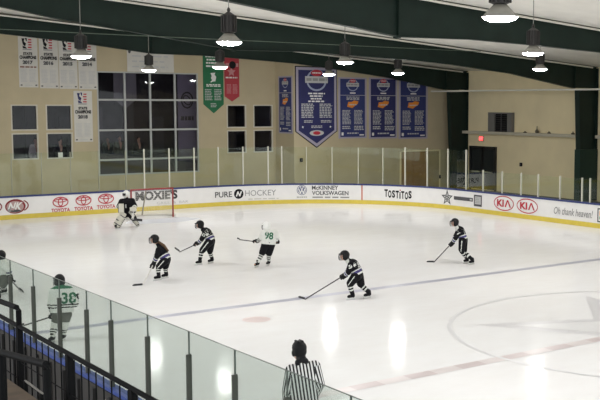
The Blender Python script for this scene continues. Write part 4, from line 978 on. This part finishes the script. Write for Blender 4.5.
# D: dark player in the middle of the ice
r, P, g = player('person in black jersey with purple striped hem, striding alone in the middle of the ice', dict(
    heelN=(355, 298.4), toeN=(347, 299.4), heelF=(371, 296.6), toeF=(363.6, 298), head=(344.4, 255.8, 0), neck=(348.2, 260.8, 0), chest=(352.4, 263.6, 0), pelvis=(357.6, 273.6, 0),
    shN=(351, 264.8, -.18), shF=(352.5, 262, .17), elN=(348.4, 272.2, -.26), haN=(344.4, 275, -.14), elF=(348.5, 270.6, .22), haF=(345, 275.2, .02),
    hipN=(356, 276, -.12), hipF=(358.6, 275.4, .12), knN=(349.6, 284.4, -.15), knF=(361.2, 285, .12), grip0=(342, 276.6, 0), grip1=(305, 299, -.2)), PI*1.0, DARK, .96, chest_white=1, num='9', numdir=(-SF*.8+SR*.55+UP*.35).normalized())
hd = P['haN']+(P['haN']-P['elN']).normalized()*.05
stick([hd], ice_pt(304.8, 299.6), ice_pt(297.6, 297.6), 'long dark hockey stick of the player skating nearest the middle of the ice', STKG, STKB, .12)
# E: dark player by the side boards
r, P, g = player('person in black jersey leaning forward near the side boards, legs trailing', dict(
    heelN=(468.6, 262), toeN=(463.6, 262.8), heelF=(474, 263.2), toeF=(469, 264), head=(454.6, 222.7, 0), neck=(457.2, 227.2, 0), chest=(460.2, 229.8, 0), pelvis=(463, 238.2, 0),
    shN=(460, 230.6, -.18), shF=(459.6, 228.6, .17), elN=(455.4, 238.4, -.26), haN=(452.2, 242.6, -.14), elF=(455.2, 237, .2), haF=(452.6, 242.6, .02),
    hipN=(462.6, 240, -.12), hipF=(463.8, 239.6, .12), knN=(461.4, 251, -.1), knF=(464, 251.8, .12), grip0=(451, 244.4, 0), grip1=(434, 262, -.2)), PI*1.0, DARK, .94, chest_white=1, num='7', numdir=(-SF*.8+SR*.55+UP*.3).normalized())
hd = P['haN']+(P['haN']-P['elN']).normalized()*.05
stick([hd], ice_pt(433.8, 262.4), ice_pt(426.6, 262.4), 'dark hockey stick of the black-clad player near the side boards', STKG, STKB, .12)
# 38: white player behind the near glass
r, P, g = player('person in white jersey with green number 38 behind the near glass', dict(
    heelN=(54.6, 342), toeN=(50, 344), heelF=(65, 340), toeF=(61, 342.4), head=(59.4, 280.8, .03), neck=(60.6, 286.6, 0), chest=(61.4, 291, 0), pelvis=(62, 310.6, 0),
    shN=(53.2, 292, -.03), shF=(69.4, 290.4, .05), elN=(50.8, 305, .02), haN=(53.6, 314, .16), elF=(75, 303.5, .02), haF=(76, 299, .08),
    hipN=(58.4, 315, -.03), hipF=(65.4, 314.5, .05), knN=(54, 327.6, -.02), knF=(64.4, 327, .05), grip0=(54, 314, .1), grip1=(30, 323.4, .3)), PI*.74, dict(LIGHT, pants=[OLIVE, OLIVE], helmet=HELB), 1.0, dark=False, num='38', numdir=(-SF*.97+UP*.15+SR*.1).normalized(), yoke=True, plen=.42, numx=.17)
hd = P['haN']+(P['haN']-P['elN']).normalized()*.05
stick([hd], at_depth(24, 325.5, depth(hd)+.25), at_depth(17, 326.2, depth(hd)+.4), 'dark hockey stick of number 38 held low behind the near glass', STKG, STKB, .15)
# player cut by the photo edge
r, P, g = player('person in white jersey with navy stripes bending at the photo edge behind the near glass', dict(
    heelN=(1.5, 299.5), toeN=(-5.5, 300.4), heelF=(7.5, 293), toeF=(1.6, 294), head=(.4, 255.6, 0), neck=(2.5, 261, 0), chest=(3.6, 264.6, 0), pelvis=(6, 274.6, 0),
    shN=(3, 266, -.17), shF=(4, 263.5, .17), elN=(8.6, 270.6, -.24), haN=(11, 279, -.16), elF=(1, 272, .2), haF=(8.2, 279.6, .0),
    hipN=(5, 277.5, -.12), hipF=(6.4, 277, .12), knN=(-1.6, 287, -.14), knF=(3, 285, .12), grip0=(9.5, 279.5, 0), grip1=(24, 292, -.3)), PI*1.0, dict(jersey=[WHITE, NAVY, NAVY], pants=[OLIVE, OLIVE], sock=[BLACK, WHITE], glove=BLACK, helmet=HELB), .98, dark=False, num=None)
hd = P['haN']+(P['haN']-P['elN']).normalized()*.05
stick([hd], ice_pt(19.4, 289.6), ice_pt(24.4, 292.6), 'hockey stick reaching away from the player cut by the photo edge', STKG, STKB, .10)
q = ice_pt(4.3, 293.4, 0); mb = MB(); mb.lathe([(.0382, .002), (.0382, .027)], (q.x, q.y, 0), BLACK, 20, True, True); tag(mb.build('puck', origin=(q.x, q.y, .002)), 'black puck on the ice behind the near glass at the photo edge', 'puck')
# goalie
def goalie():
    k = 1.02
    J = dict(heelN=(118.6, 227.6), toeN=(113.4, 228.8), heelF=(136.4, 226), toeF=(140.4, 227.4)); gf = {q: at(*v, 2, 0) for q, v in J.items()}
    mid = sum((gf[q] for q in gf), Vector())/4; D0 = depth(mid); A = lambda u, v, d=0: at_depth(u, v, D0+d)
    root = thing('person', 'person in goalkeeper kit with white mask and cream leg pads before the goal', 'person', (mid.x, mid.y, 0))
    fw = (-SF*.8-SR*.6).normalized(); head, neck, chest, pel = A(126.2, 194.2), A(126.6, 198.6, .03), A(126.8, 203), A(127.2, 212.2, .08)
    sh = {'N': A(121.6, 201.4), 'F': A(132.2, 200.8, .05)}; el = {'N': A(118.8, 206.4, -.05), 'F': A(135, 206.2, -.02)}; ha = {'N': A(121, 209, -.26), 'F': A(133.6, 210.2, -.22)}
    hip = {'N': A(124.8, 213.6, .05), 'F': A(129.8, 213.4, .08)}; kn = {'N': A(121.2, 218.6, -.12), 'F': A(133.6, 218.2, -.08)}
    an = {q: gf['heel'+q]+(gf['toe'+q]-gf['heel'+q]).normalized()*.07+UP*.14 for q in 'NF'}
    s = Soft(); s.cap(hip['N'], hip['F'], .11, .11, 'b'); s.cap(pel, chest, .11, .11, 'b'); s.cap(sh['N'], sh['F'], .06, .06, 'b'); s.cap(chest, neck, .09, .06, 'b'); s.cap(neck, head, .056, .05, 'h'); head_parts(s, head, fw, UP)
    for q in 'NF':
        s.cap(sh[q], el[q], .05, .042, 'b'); s.cap(el[q], ha[q], .04, .03, 'b'); s.cap(hip[q], kn[q], .085, .06, 'b'); s.cap(kn[q], an[q], .056, .04, 'b'); grip(s, ha[q]+(ha[q]-el[q]).normalized()*.05, ha[q]-el[q], UP, .018, .009, .02, .8)
    s.build('body', root, .012, [SKIN, EYE, LIP], lambda tg, t, p: 1 if tg == 'eye' else (2 if tg == 'lip' else 0), 2, label='face and body under the kit')
    s = Soft(); tax = (chest-pel).normalized(); bw = (sh['F']-sh['N']).normalized(); s.cap(sh['N'], sh['F'], .115, .115, 'y')
    for q in (-1, 0, 1): s.cap(chest+bw*q*.11, pel+bw*q*.11-tax*.1, .15, .155, 't')
    s.cap(chest, neck, .12, .08, 'y')
    for q in 'NF': s.cap(sh[q], el[q], .11, .095, 'ua'+q); s.cap(el[q], el[q].lerp(ha[q], .7), .095, .08, 'fa'+q)
    hem = pel-tax*.03
    def gc(tg, t, p): u = (p-hem).dot(tax); return 1 if .0 < u < .035 or (tg[:2] == 'fa' and .2 < t < .5) else 0
    jo = s.build('jersey', root, .014, [JBLK, WHITE], gc, 4, cut=[(hem, -tax)]); number_on(jo, '1', s.bvh, chest.lerp(pel, .3), SR, UP, -SF, .05, .14, LGREY, 'crest')
    s = Soft(); s.cap(hip['N'], hip['F'], .15, .15, 'w')
    for q in 'NF': s.cap(hip[q], kn[q], .15, .125, 'w')
    s.build('pants', root, .015, [PBLK], None, 4)
    for q in 'NF':
        a, b_ = A(*((123.4, 213.6, -.16) if q == 'N' else (131.6, 213.8, -.12))), an[q]-UP*.03+fw*.06; d = (b_-a).normalized(); n = (fw-d*fw.dot(d)).normalized(); w = d.cross(n).normalized(); s = Soft()
        for i in range(5): s.cap(a+w*(i-2)*.055, b_+w*(i-2)*.058, .055, .058, 'p%d' % i)
        for sgn in (-1, 1): s.cap(a.lerp(b_, .25)+w*sgn*.13-n*.05, b_+w*sgn*.13-n*.05, .05, .05, 'wing')
        s.cap(a.lerp(b_, .38)-w*.11+n*.03, a.lerp(b_, .38)+w*.11+n*.03, .05, .05, 'roll'); s.cap(a.lerp(b_, .52)-w*.11+n*.03, a.lerp(b_, .52)+w*.11+n*.03, .05, .05, 'roll')
        L = (b_-a).length
        def pc(tg, t, p):
            u = (p-a).dot(d)/L; v = (p-a).dot(w)
            if tg == 'wing': return 1 if (u*7 % 1) < .35 else 0
            return 1 if (.58 < u < .66 and v > -.03) or (.86 < u < .93) or (.16 < u < .22 and v < .05) else 0
        s.build('leg_pad', root, .016, [PADC, DGREY], pc, 3, label='cream goalkeeper leg pad'); skate(root, gf['heel'+q], gf['toe'+q], an[q])
    c = A(121, 208.2, -.34); n = fw; w = SR; s = Soft()
    for i in range(4): s.cap(c+w*(i-1.5)*.055+UP*.15, c+w*(i-1.5)*.055-UP*.15, .036, .036, 'b')
    s.cap(c-n*.05, ha['N'], .06, .055, 'g'); s.build('blocker_glove', root, .014, [PADC, DGREY], lambda tg, t, p: 1 if tg == 'g' or (p-c).dot(w) < -.085 else 0, 3, label='cream rectangular blocker glove')
    c = A(133.6, 209.8, -.3); s = Soft(); s.ell(c, SR*.125, UP*.145, SF*.06, 'o'); s.cap(c, ha['F'], .065, .07, 'cuff'); s.cap(c+SR*.06+UP*.08, c+SR*.11+UP*.13, .035, .03, 'thumb')
    for i in range(4): s.cap(c-SR*.02+UP*(.09-i*.055), c-SR*.13+UP*(.08-i*.055)-SF*.03, .026, .022, 'f')
    s.build('catching_glove', root, .013, [PADC, DGREY], lambda tg, t, p: 1 if tg == 'cuff' or (p-c).dot(UP) < -.06 else 0, 3, label='cream catching glove')
    s = Soft(); sd = fw.cross(UP); s.ell(head+UP*.02, sd*.118, fw*.138, UP*.142, 's'); s.cap(head+fw*.07-UP*.08, head+fw*.06-UP*.10, .075, .06, 's')
    mk_ = s.build('goalie_mask', root, .012, [HELW, BLACK], lambda tg, t, p: 1 if ((p-head).dot(fw) > .09 and -.055 < (p-head).dot(UP) < .045) else 0, 3, label='white goalkeeper mask')
    mb = MB(); P_ = lambda a, h_: head+(sd*math.sin(a)*.10+fw*(.03+math.cos(a)*.125))+UP*h_
    for h_ in (.04, .01, -.02, -.05): mb.tube([P_(-.9+1.8*i/8, h_) for i in range(9)], .005, CAGE, 4)
    for a in (-.6, -.2, .2, .6): mb.tube([P_(a, .045-.1*i/4) for i in range(5)], .005, CAGE, 4)
    mb.build('face_cage', mk_)
    h0 = ha['F']+(ha['F']-el['F']).normalized()*.05; r = thing('hockey_stick', 'goalkeeper stick with a wide black blade held off the ice', 'hockey stick', h0)
    hl, te, tp = A(132.6, 219.4, -.42), A(142, 220.2, -.30), A(133.6, 208, -.34)
    mb = MB(); d = (hl-tp).normalized(); a = d.cross(SF).normalized(); mb.obox(tp.lerp(hl, .25), a*.012, d.cross(a)*.012, d*(hl-tp).length*.30, STKW); mb.obox(tp.lerp(hl, .72), a*.042, d.cross(a)*.010, d*(hl-tp).length*.28, STKW); mb.build('shaft', r)
    mb = MB(); d = (te-hl).normalized(); mb.obox(hl.lerp(te, .5), d*(te-hl).length*.52, d.cross(UP).normalized()*.011, UP*.048, STKB); mb.build('blade', r)
goalie()
# referee on the ice behind the near glass
def referee():
    foot = {'N': at(296, 480, 2, 0), 'F': at(309, 474, 2, 0)}; mid = (foot['N']+foot['F'])/2; D0 = depth(mid); A = lambda u, v, d=0: at_depth(u, v, D0+d)
    root = thing('person', 'person in black and white striped referee shirt with black helmet, seen from behind', 'person', (mid.x, mid.y, 0))
    fw = (SF*.85-SR*.5).normalized(); head, neck, chest, pel = A(299, 350, .0), A(301.5, 362, -.02), A(303.2, 374, 0), A(304, 403.5, 0)
    sh = {'N': A(291.2, 370.4, -.03), 'F': A(314.6, 366.4, .03)}; el = {'N': A(287, 391.5, -.06), 'F': A(319.8, 384.5, -.02)}; ha = {'N': A(287.4, 411, .10), 'F': A(314.5, 396.6, .22)}
    hip = {'N': A(299, 407.5, 0), 'F': A(310.4, 406.5, .02)}; dF = fw; kn = {'N': A(297.6, 438, .06), 'F': A(309.6, 436, .08)}
    an = {q: foot[q]+UP*.15 for q in 'NF'}; toe = {q: foot[q]+dF*.2 for q in 'NF'}; heel = {q: foot[q]-dF*.08 for q in 'NF'}
    s = Soft(); s.cap(hip['N'], hip['F'], .095, .095, 'b'); s.cap(pel, chest, .10, .10, 'b'); s.cap(sh['N'], sh['F'], .055, .055, 'b'); s.cap(chest, neck, .075, .060, 'b'); s.cap(neck, head-UP*.03, .060, .056, 'h'); head_parts(s, head-UP*.02, fw, UP, 1.04)
    for q in 'NF':
        s.cap(sh[q], el[q], .054, .045, 'b'); s.cap(el[q], ha[q], .043, .03, 'b'); s.cap(hip[q], kn[q], .09, .062, 'b'); s.cap(kn[q], an[q], .06, .042, 'b')
        grip(s, ha[q]+(ha[q]-el[q]).normalized()*.06, ha[q]-el[q], SR if q == 'F' else fw, .026, .009, .0205, 1.0)
    s.build('body', root, .0085, [SKIN, EYE, LIP], lambda tg, t, p: 1 if tg == 'eye' else (2 if tg == 'lip' else 0), 2, label='face, hands and body')
    # striped shirt: stripe phase stored per vertex, drawn by the material
    s = Soft(); tax = (chest-pel).normalized(); bw = (sh['F']-sh['N']).normalized()
    s.cap(sh['N'], sh['F'], .082, .082, 't')
    for q in (-1, 0, 1): s.cap(chest+bw*q*.075, pel+bw*q*.065-tax*.06, .125, .13, 't')
    s.cap(chest, neck-tax*.0, .125, .070, 't')
    for q in 'NF': s.cap(sh[q], el[q], .082, .070, 'ua'+q); s.cap(el[q], el[q].lerp(ha[q], .86), .068, .052, 'fa'+q)
    jo = s.build('striped_shirt', root, .010, [mat('referee_stripes', (.8, .8, .8), .8)], None, 5, cut=[(pel-tax*.12, -tax), (neck+tax*.035, tax)], label='black and white vertically striped shirt')
    at_ = jo.data.attributes.new('stripe', 'FLOAT', 'POINT'); o0 = parent_loc(root); vals = []
    for v in jo.data.vertices:
        p = v.co+o0; best = None
        for tg, a, b_, r0, r1 in s.seg:
            d = b_-a; t = min(1, max(0, (p-a).dot(d)/d.length_squared)); ds = (p-(a+d*t)).length-(r0+(r1-r0)*t)
            if best is None or ds < best[0]: best = (ds, tg, a, d, t)
        ds, tg, a, d, t = best
        if tg == 't': x = (p-chest).dot(bw)
        else:
            dn = d.normalized(); u1 = (bw-dn*bw.dot(dn)).normalized(); u2 = dn.cross(u1); r_ = p-a; x = .075*math.atan2(r_.dot(u2), r_.dot(u1))+.02
        vals.append(x)
    at_.data.foreach_set('value', vals)
    M = MATS['referee_stripes']; N = M.node_tree.nodes; L = M.node_tree.links; na = N.new('ShaderNodeAttribute'); na.attribute_name = 'stripe'
    m1 = N.new('ShaderNodeMath'); m1.operation = 'MULTIPLY'; m1.inputs[1].default_value = 1/.044; L.new(na.outputs['Fac'], m1.inputs[0])
    m2 = N.new('ShaderNodeMath'); m2.operation = 'FLOORED_MODULO'; m2.inputs[1].default_value = 1; L.new(m1.outputs[0], m2.inputs[0])
    m3 = N.new('ShaderNodeMath'); m3.operation = 'GREATER_THAN'; m3.inputs[1].default_value = .52; L.new(m2.outputs[0], m3.inputs[0])
    mx = N.new('ShaderNodeMix'); mx.data_type = 'RGBA'; mx.inputs[6].default_value = (.012, .012, .014, 1); mx.inputs[7].default_value = (.74, .74, .72, 1); L.new(m3.outputs[0], mx.inputs[0]); L.new(mx.outputs[2], N['Principled BSDF'].inputs['Base Color'])
    s = Soft(); s.cap(neck-bw*.035-fw*.01, neck+bw*.035-fw*.01, .058, .058, 'c'); s.cap(neck+tax*.02-fw*.01, neck+tax*.07, .064, .060, 'c'); s.build('collar', jo, .010, [BLACK], None, 2)
    s = Soft(); s.cap(hip['N'], hip['F'], .128, .128, 'w')
    for q in 'NF': s.cap(hip[q], kn[q], .118, .085, 'w'); s.cap(kn[q], an[q]+UP*.03, .085, .068, 'w')
    s.build('trousers', root, .014, [PBLK], None, 4)
    for q in 'NF': skate(root, heel[q], toe[q], an[q])
    s = Soft(); sd = fw.cross(UP); c = head-UP*.01
    s.ell(c+UP*.045-fw*.012, sd*.096, fw*.122, UP*.098); s.ell(c-UP*.0-fw*.04, sd*.090, fw*.080, UP*.095); s.cap(c-sd*.03+UP*.135-fw*.06, c-sd*.03+UP*.13+fw*.05, .016, .016); s.cap(c+sd*.03+UP*.135-fw*.06, c+sd*.03+UP*.13+fw*.05, .016, .016)
    for q in (-1, 1): s.ell(c+sd*q*.078-UP*.025+fw*.005, sd*.022, fw*.042, UP*.05)
    o = s.build('helmet', root, .009, [HELB], None, 3, cut=None); bm = bmesh.new(); bm.from_mesh(o.data)
    kill = [f for f in bm.faces if (lambda p: p.dot(fw) > .04 and p.dot(UP) < .045)(f.calc_center_median()+o0-c)]
    bmesh.ops.delete(bm, geom=kill, context='FACES'); bm.to_mesh(o.data); bm.free()
    s = Soft(); s.ell(c-fw*.05-UP*.085, sd*.066, fw*.045, UP*.05, 'h'); s.build('hair', root, .009, [HAIRK], None, 2)
referee()
# people standing inside the lobby
def onlooker(u, v, y, label, top_m, seed, hold=None):
    h = at(u, v, 1, y); fz = 1.3; k = (h.z-fz+.12)/1.72; rg = random.Random(seed); c = Vector((h.x, y, 0)); Q = lambda x, d, z: Vector((h.x+x*k, y+d*k, fz+z*k)); fw = Vector((rg.uniform(-.5, .5), -1, 0)).normalized()
    root = thing('person', label, 'person', (h.x, y, fz)); s = Soft(); hd = Q(0, 0, 1.60)
    s.cap(Q(0, 0, .95), Q(0, 0, 1.32), .13*k, .14*k, 'b'); s.cap(Q(-.16, 0, 1.38), Q(.16, 0, 1.38), .06*k, .06*k, 'b'); s.cap(Q(0, 0, 1.36), hd, .06*k, .05*k, 'h'); head_parts(s, hd, fw, UP, k)
    hands = {}
    for q in (-1, 1):
        e = Q(q*.25, .02, 1.10); w = Q(q*.24, -.06, .88); s.cap(Q(q*.18, 0, 1.37), e, .05*k, .042*k, 'b'); s.cap(e, w, .04*k, .03*k, 'b'); grip(s, w+(w-e).normalized()*.05, w-e, Vector((1, 0, 0)), .02, .009, .02, .9)
        s.cap(Q(q*.09, 0, .92), Q(q*.10, -.03, .50), .085*k, .06*k, 'b'); s.cap(Q(q*.10, -.03, .50), Q(q*.10, 0, .09), .058*k, .042*k, 'b'); s.cap(Q(q*.10, .02, .045), Q(q*.11, -.14, .04), .04*k, .035*k, 'b')
    s.build('body', root, .014, [SKIN, EYE, LIP], lambda tg, t, p: 1 if tg == 'eye' else (2 if tg == 'lip' else 0), 2)
    s = Soft()
    for q in (-1, 0, 1): s.cap(Q(q*.07, 0, .92), Q(q*.08, 0, 1.30), .135*k, .135*k, 't')
    s.cap(Q(-.17, 0, 1.38), Q(.17, 0, 1.38), .075*k, .075*k, 't')
    for q in (-1, 1): s.cap(Q(q*.18, 0, 1.37), Q(q*.25, .02, 1.10), .068*k, .058*k, 't'); s.cap(Q(q*.25, .02, 1.10), Q(q*.24, -.05, .92), .055*k, .047*k, 't')
    s.build('coat', root, .016, [top_m], None, 3); s = Soft()
    for q in (-1, 1): s.cap(Q(q*.09, 0, .92), Q(q*.10, -.03, .50), .10*k, .08*k, 't'); s.cap(Q(q*.10, -.03, .50), Q(q*.10, 0, .10), .08*k, .07*k, 't')
    s.build('trousers', root, .016, [DGREY], None, 3); s = Soft(); s.ell(hd+UP*.03*k-fw*.02*k, Vector((.083*k, 0, 0)), Vector((0, .092*k, 0)), UP*.105*k, 'h'); s.build('hair', root, .012, [HAIRK], None, 2)
onlooker(35.5, 140.5, 35.7, 'person in a white top standing inside the office window near the photo edge', mat('white_top', (.75, .73, .74), .8), 1)
onlooker(60, 141, 35.7, 'person in a dark coat standing inside the office window above the paper notice', mat('dark_coat', (.03, .03, .035), .8), 2)
onlooker(119.5, 138, 37.5, 'person in a grey-green coat inside the large lobby window', mat('grey_green_coat', (.10, .10, .075), .8), 3)
onlooker(107.5, 139.5, 38.1, 'person in a black coat inside the large lobby window, beside the grey-green coat', mat('black_coat', (.015, .014, .018), .8), 4)
onlooker(138.5, 139, 37.5, 'person in a charcoal coat inside the large lobby window, behind the second column of panes', mat('charcoal_coat', (.04, .038, .045), .8), 5)
# ------------------------------------------------------------------ spectator railing and stair in front of the camera
RX = -16.0
def rp(u, v, x=RX): return at(u, v, 0, x)
ra = rp(0, 315); rb = rp(170, 402)
gr = thing('guard_rail', 'black steel guard railing with wire mesh infill along the spectator stand', 'railing', (RX, -8.6, 2.4))
zr = 3.478
mb = MB(); mb.tube([(RX, -4.6, zr), (RX, -11.0, zr)], .015, DARKMET, 10); mb.build('top_rail', gr)
for y in (-5.75, -6.75, -7.70, -8.655, -9.61, -10.56):
    mb = MB(); mb.box((RX-.018, y-.022, 2.4), (RX+.018, y+.022, zr), DARKMET); mb.build('post', gr)
mb = MB(); mb.tube([(RX, -7.70, 2.4), (RX, -7.70, 3.585), (RX, -7.66, 3.60), (RX, -4.6, 3.47)], .019, DARKMET, 8); mb.build('raised_rail', gr)
mb = MB(); y = -4.6
while y > -11: mb.tube([(RX, y, 2.5), (RX, y, zr-.02)], .0045, DARKMET, 4); y -= .115
z = 2.52
while z < zr-.12: mb.tube([(RX-.006, -4.6, z), (RX-.006, -11, z)], .0045, DARKMET, 4); z += .12
mb.build('wire_mesh', gr)
mb = MB(); mb.tube([(RX, -4.6, 2.5), (RX, -11, 2.5)], .018, DARKMET, 8); mb.build('bottom_rail', gr)
SX = -16.45
s0_, s1_, s2_ = rp(0, 352, SX), rp(46, 364.5, SX), rp(46, 400, SX)
e0, e1 = rp(5, 378, SX+.2), rp(40, 400, SX+.2)
hr = thing('stair_handrail', 'short black stair handrail at the lower corner of the photo, before the mesh railing', 'handrail', (SX, s1_.y, 2.55))
d_ = (s0_-s1_)
mb = MB(); mb.tube([s0_+d_*1.2, s0_, s1_, s1_+Vector((0, -.012, -.02)), (SX, s1_.y-.012, 2.36)], .019, DARKMET, 10); mb.build('rail', hr)
mb = MB(); q = rp(2, 353.5, SX); mb.tube([(SX, q.y, 2.36), (SX, q.y, q.z)], .022, DARKMET, 8); mb.build('post', hr)
mb = MB(); mb.box((SX+.2, e0.y+1.2, 2.35), (SX-1.2, e1.y-.06, (e0.z+e1.z)/2), mat('tan_plywood', (.10, .068, .042), .7, noise=.3, nscale=9)); st = mb.build('floor_landing'); tag(st, 'tan worn landing beside the stair handrail', None, kind='structure')
mb = MB(); mb.box((-17.8, -11.5, 2.2), (-15.7, -4.4, 2.35), RUBBER); tag(mb.build('floor_stand'), 'dark floor of the spectator stand', None, kind='structure')
f0, f1 = rp(25, 380.5, -16.2), rp(43, 394, -16.2)
mb = MB(); mb.obox((f0+f1)/2, (f1-f0)/2, Vector((.006, 0, 0)), UP*.003, mat('worn_steel_edge', (.20, .19, .17), .5)); mb.box((-16.21, f0.y, 2.35), (-16.19, f0.y-.02, f0.z), DARKMET); mb.box((-16.21, f1.y+.02, 2.35), (-16.19, f1.y, f1.z), DARKMET)
tag(mb.build('edge_bar'), 'thin pale steel bar behind the stair handrail', 'bar')

# ------------------------------------------------------------------ light of the rest of the hall, render look
W = bpy.data.worlds.new('hall'); SC.world = W; W.use_nodes = True
bg = W.node_tree.nodes['Background']; bg.inputs[0].default_value = (.95, .97, 1.0, 1); bg.inputs[1].default_value = 1.5
SC.view_settings.view_transform = 'Standard'; SC.view_settings.look = 'None'; SC.view_settings.gamma = 1; SC.view_settings.use_curve_mapping = False
SC.view_settings.exposure = .53
SC.cycles.use_denoising = True
SC.cycles.max_bounces = 8; SC.cycles.transparent_max_bounces = 16; SC.cycles.sample_clamp_indirect = 12
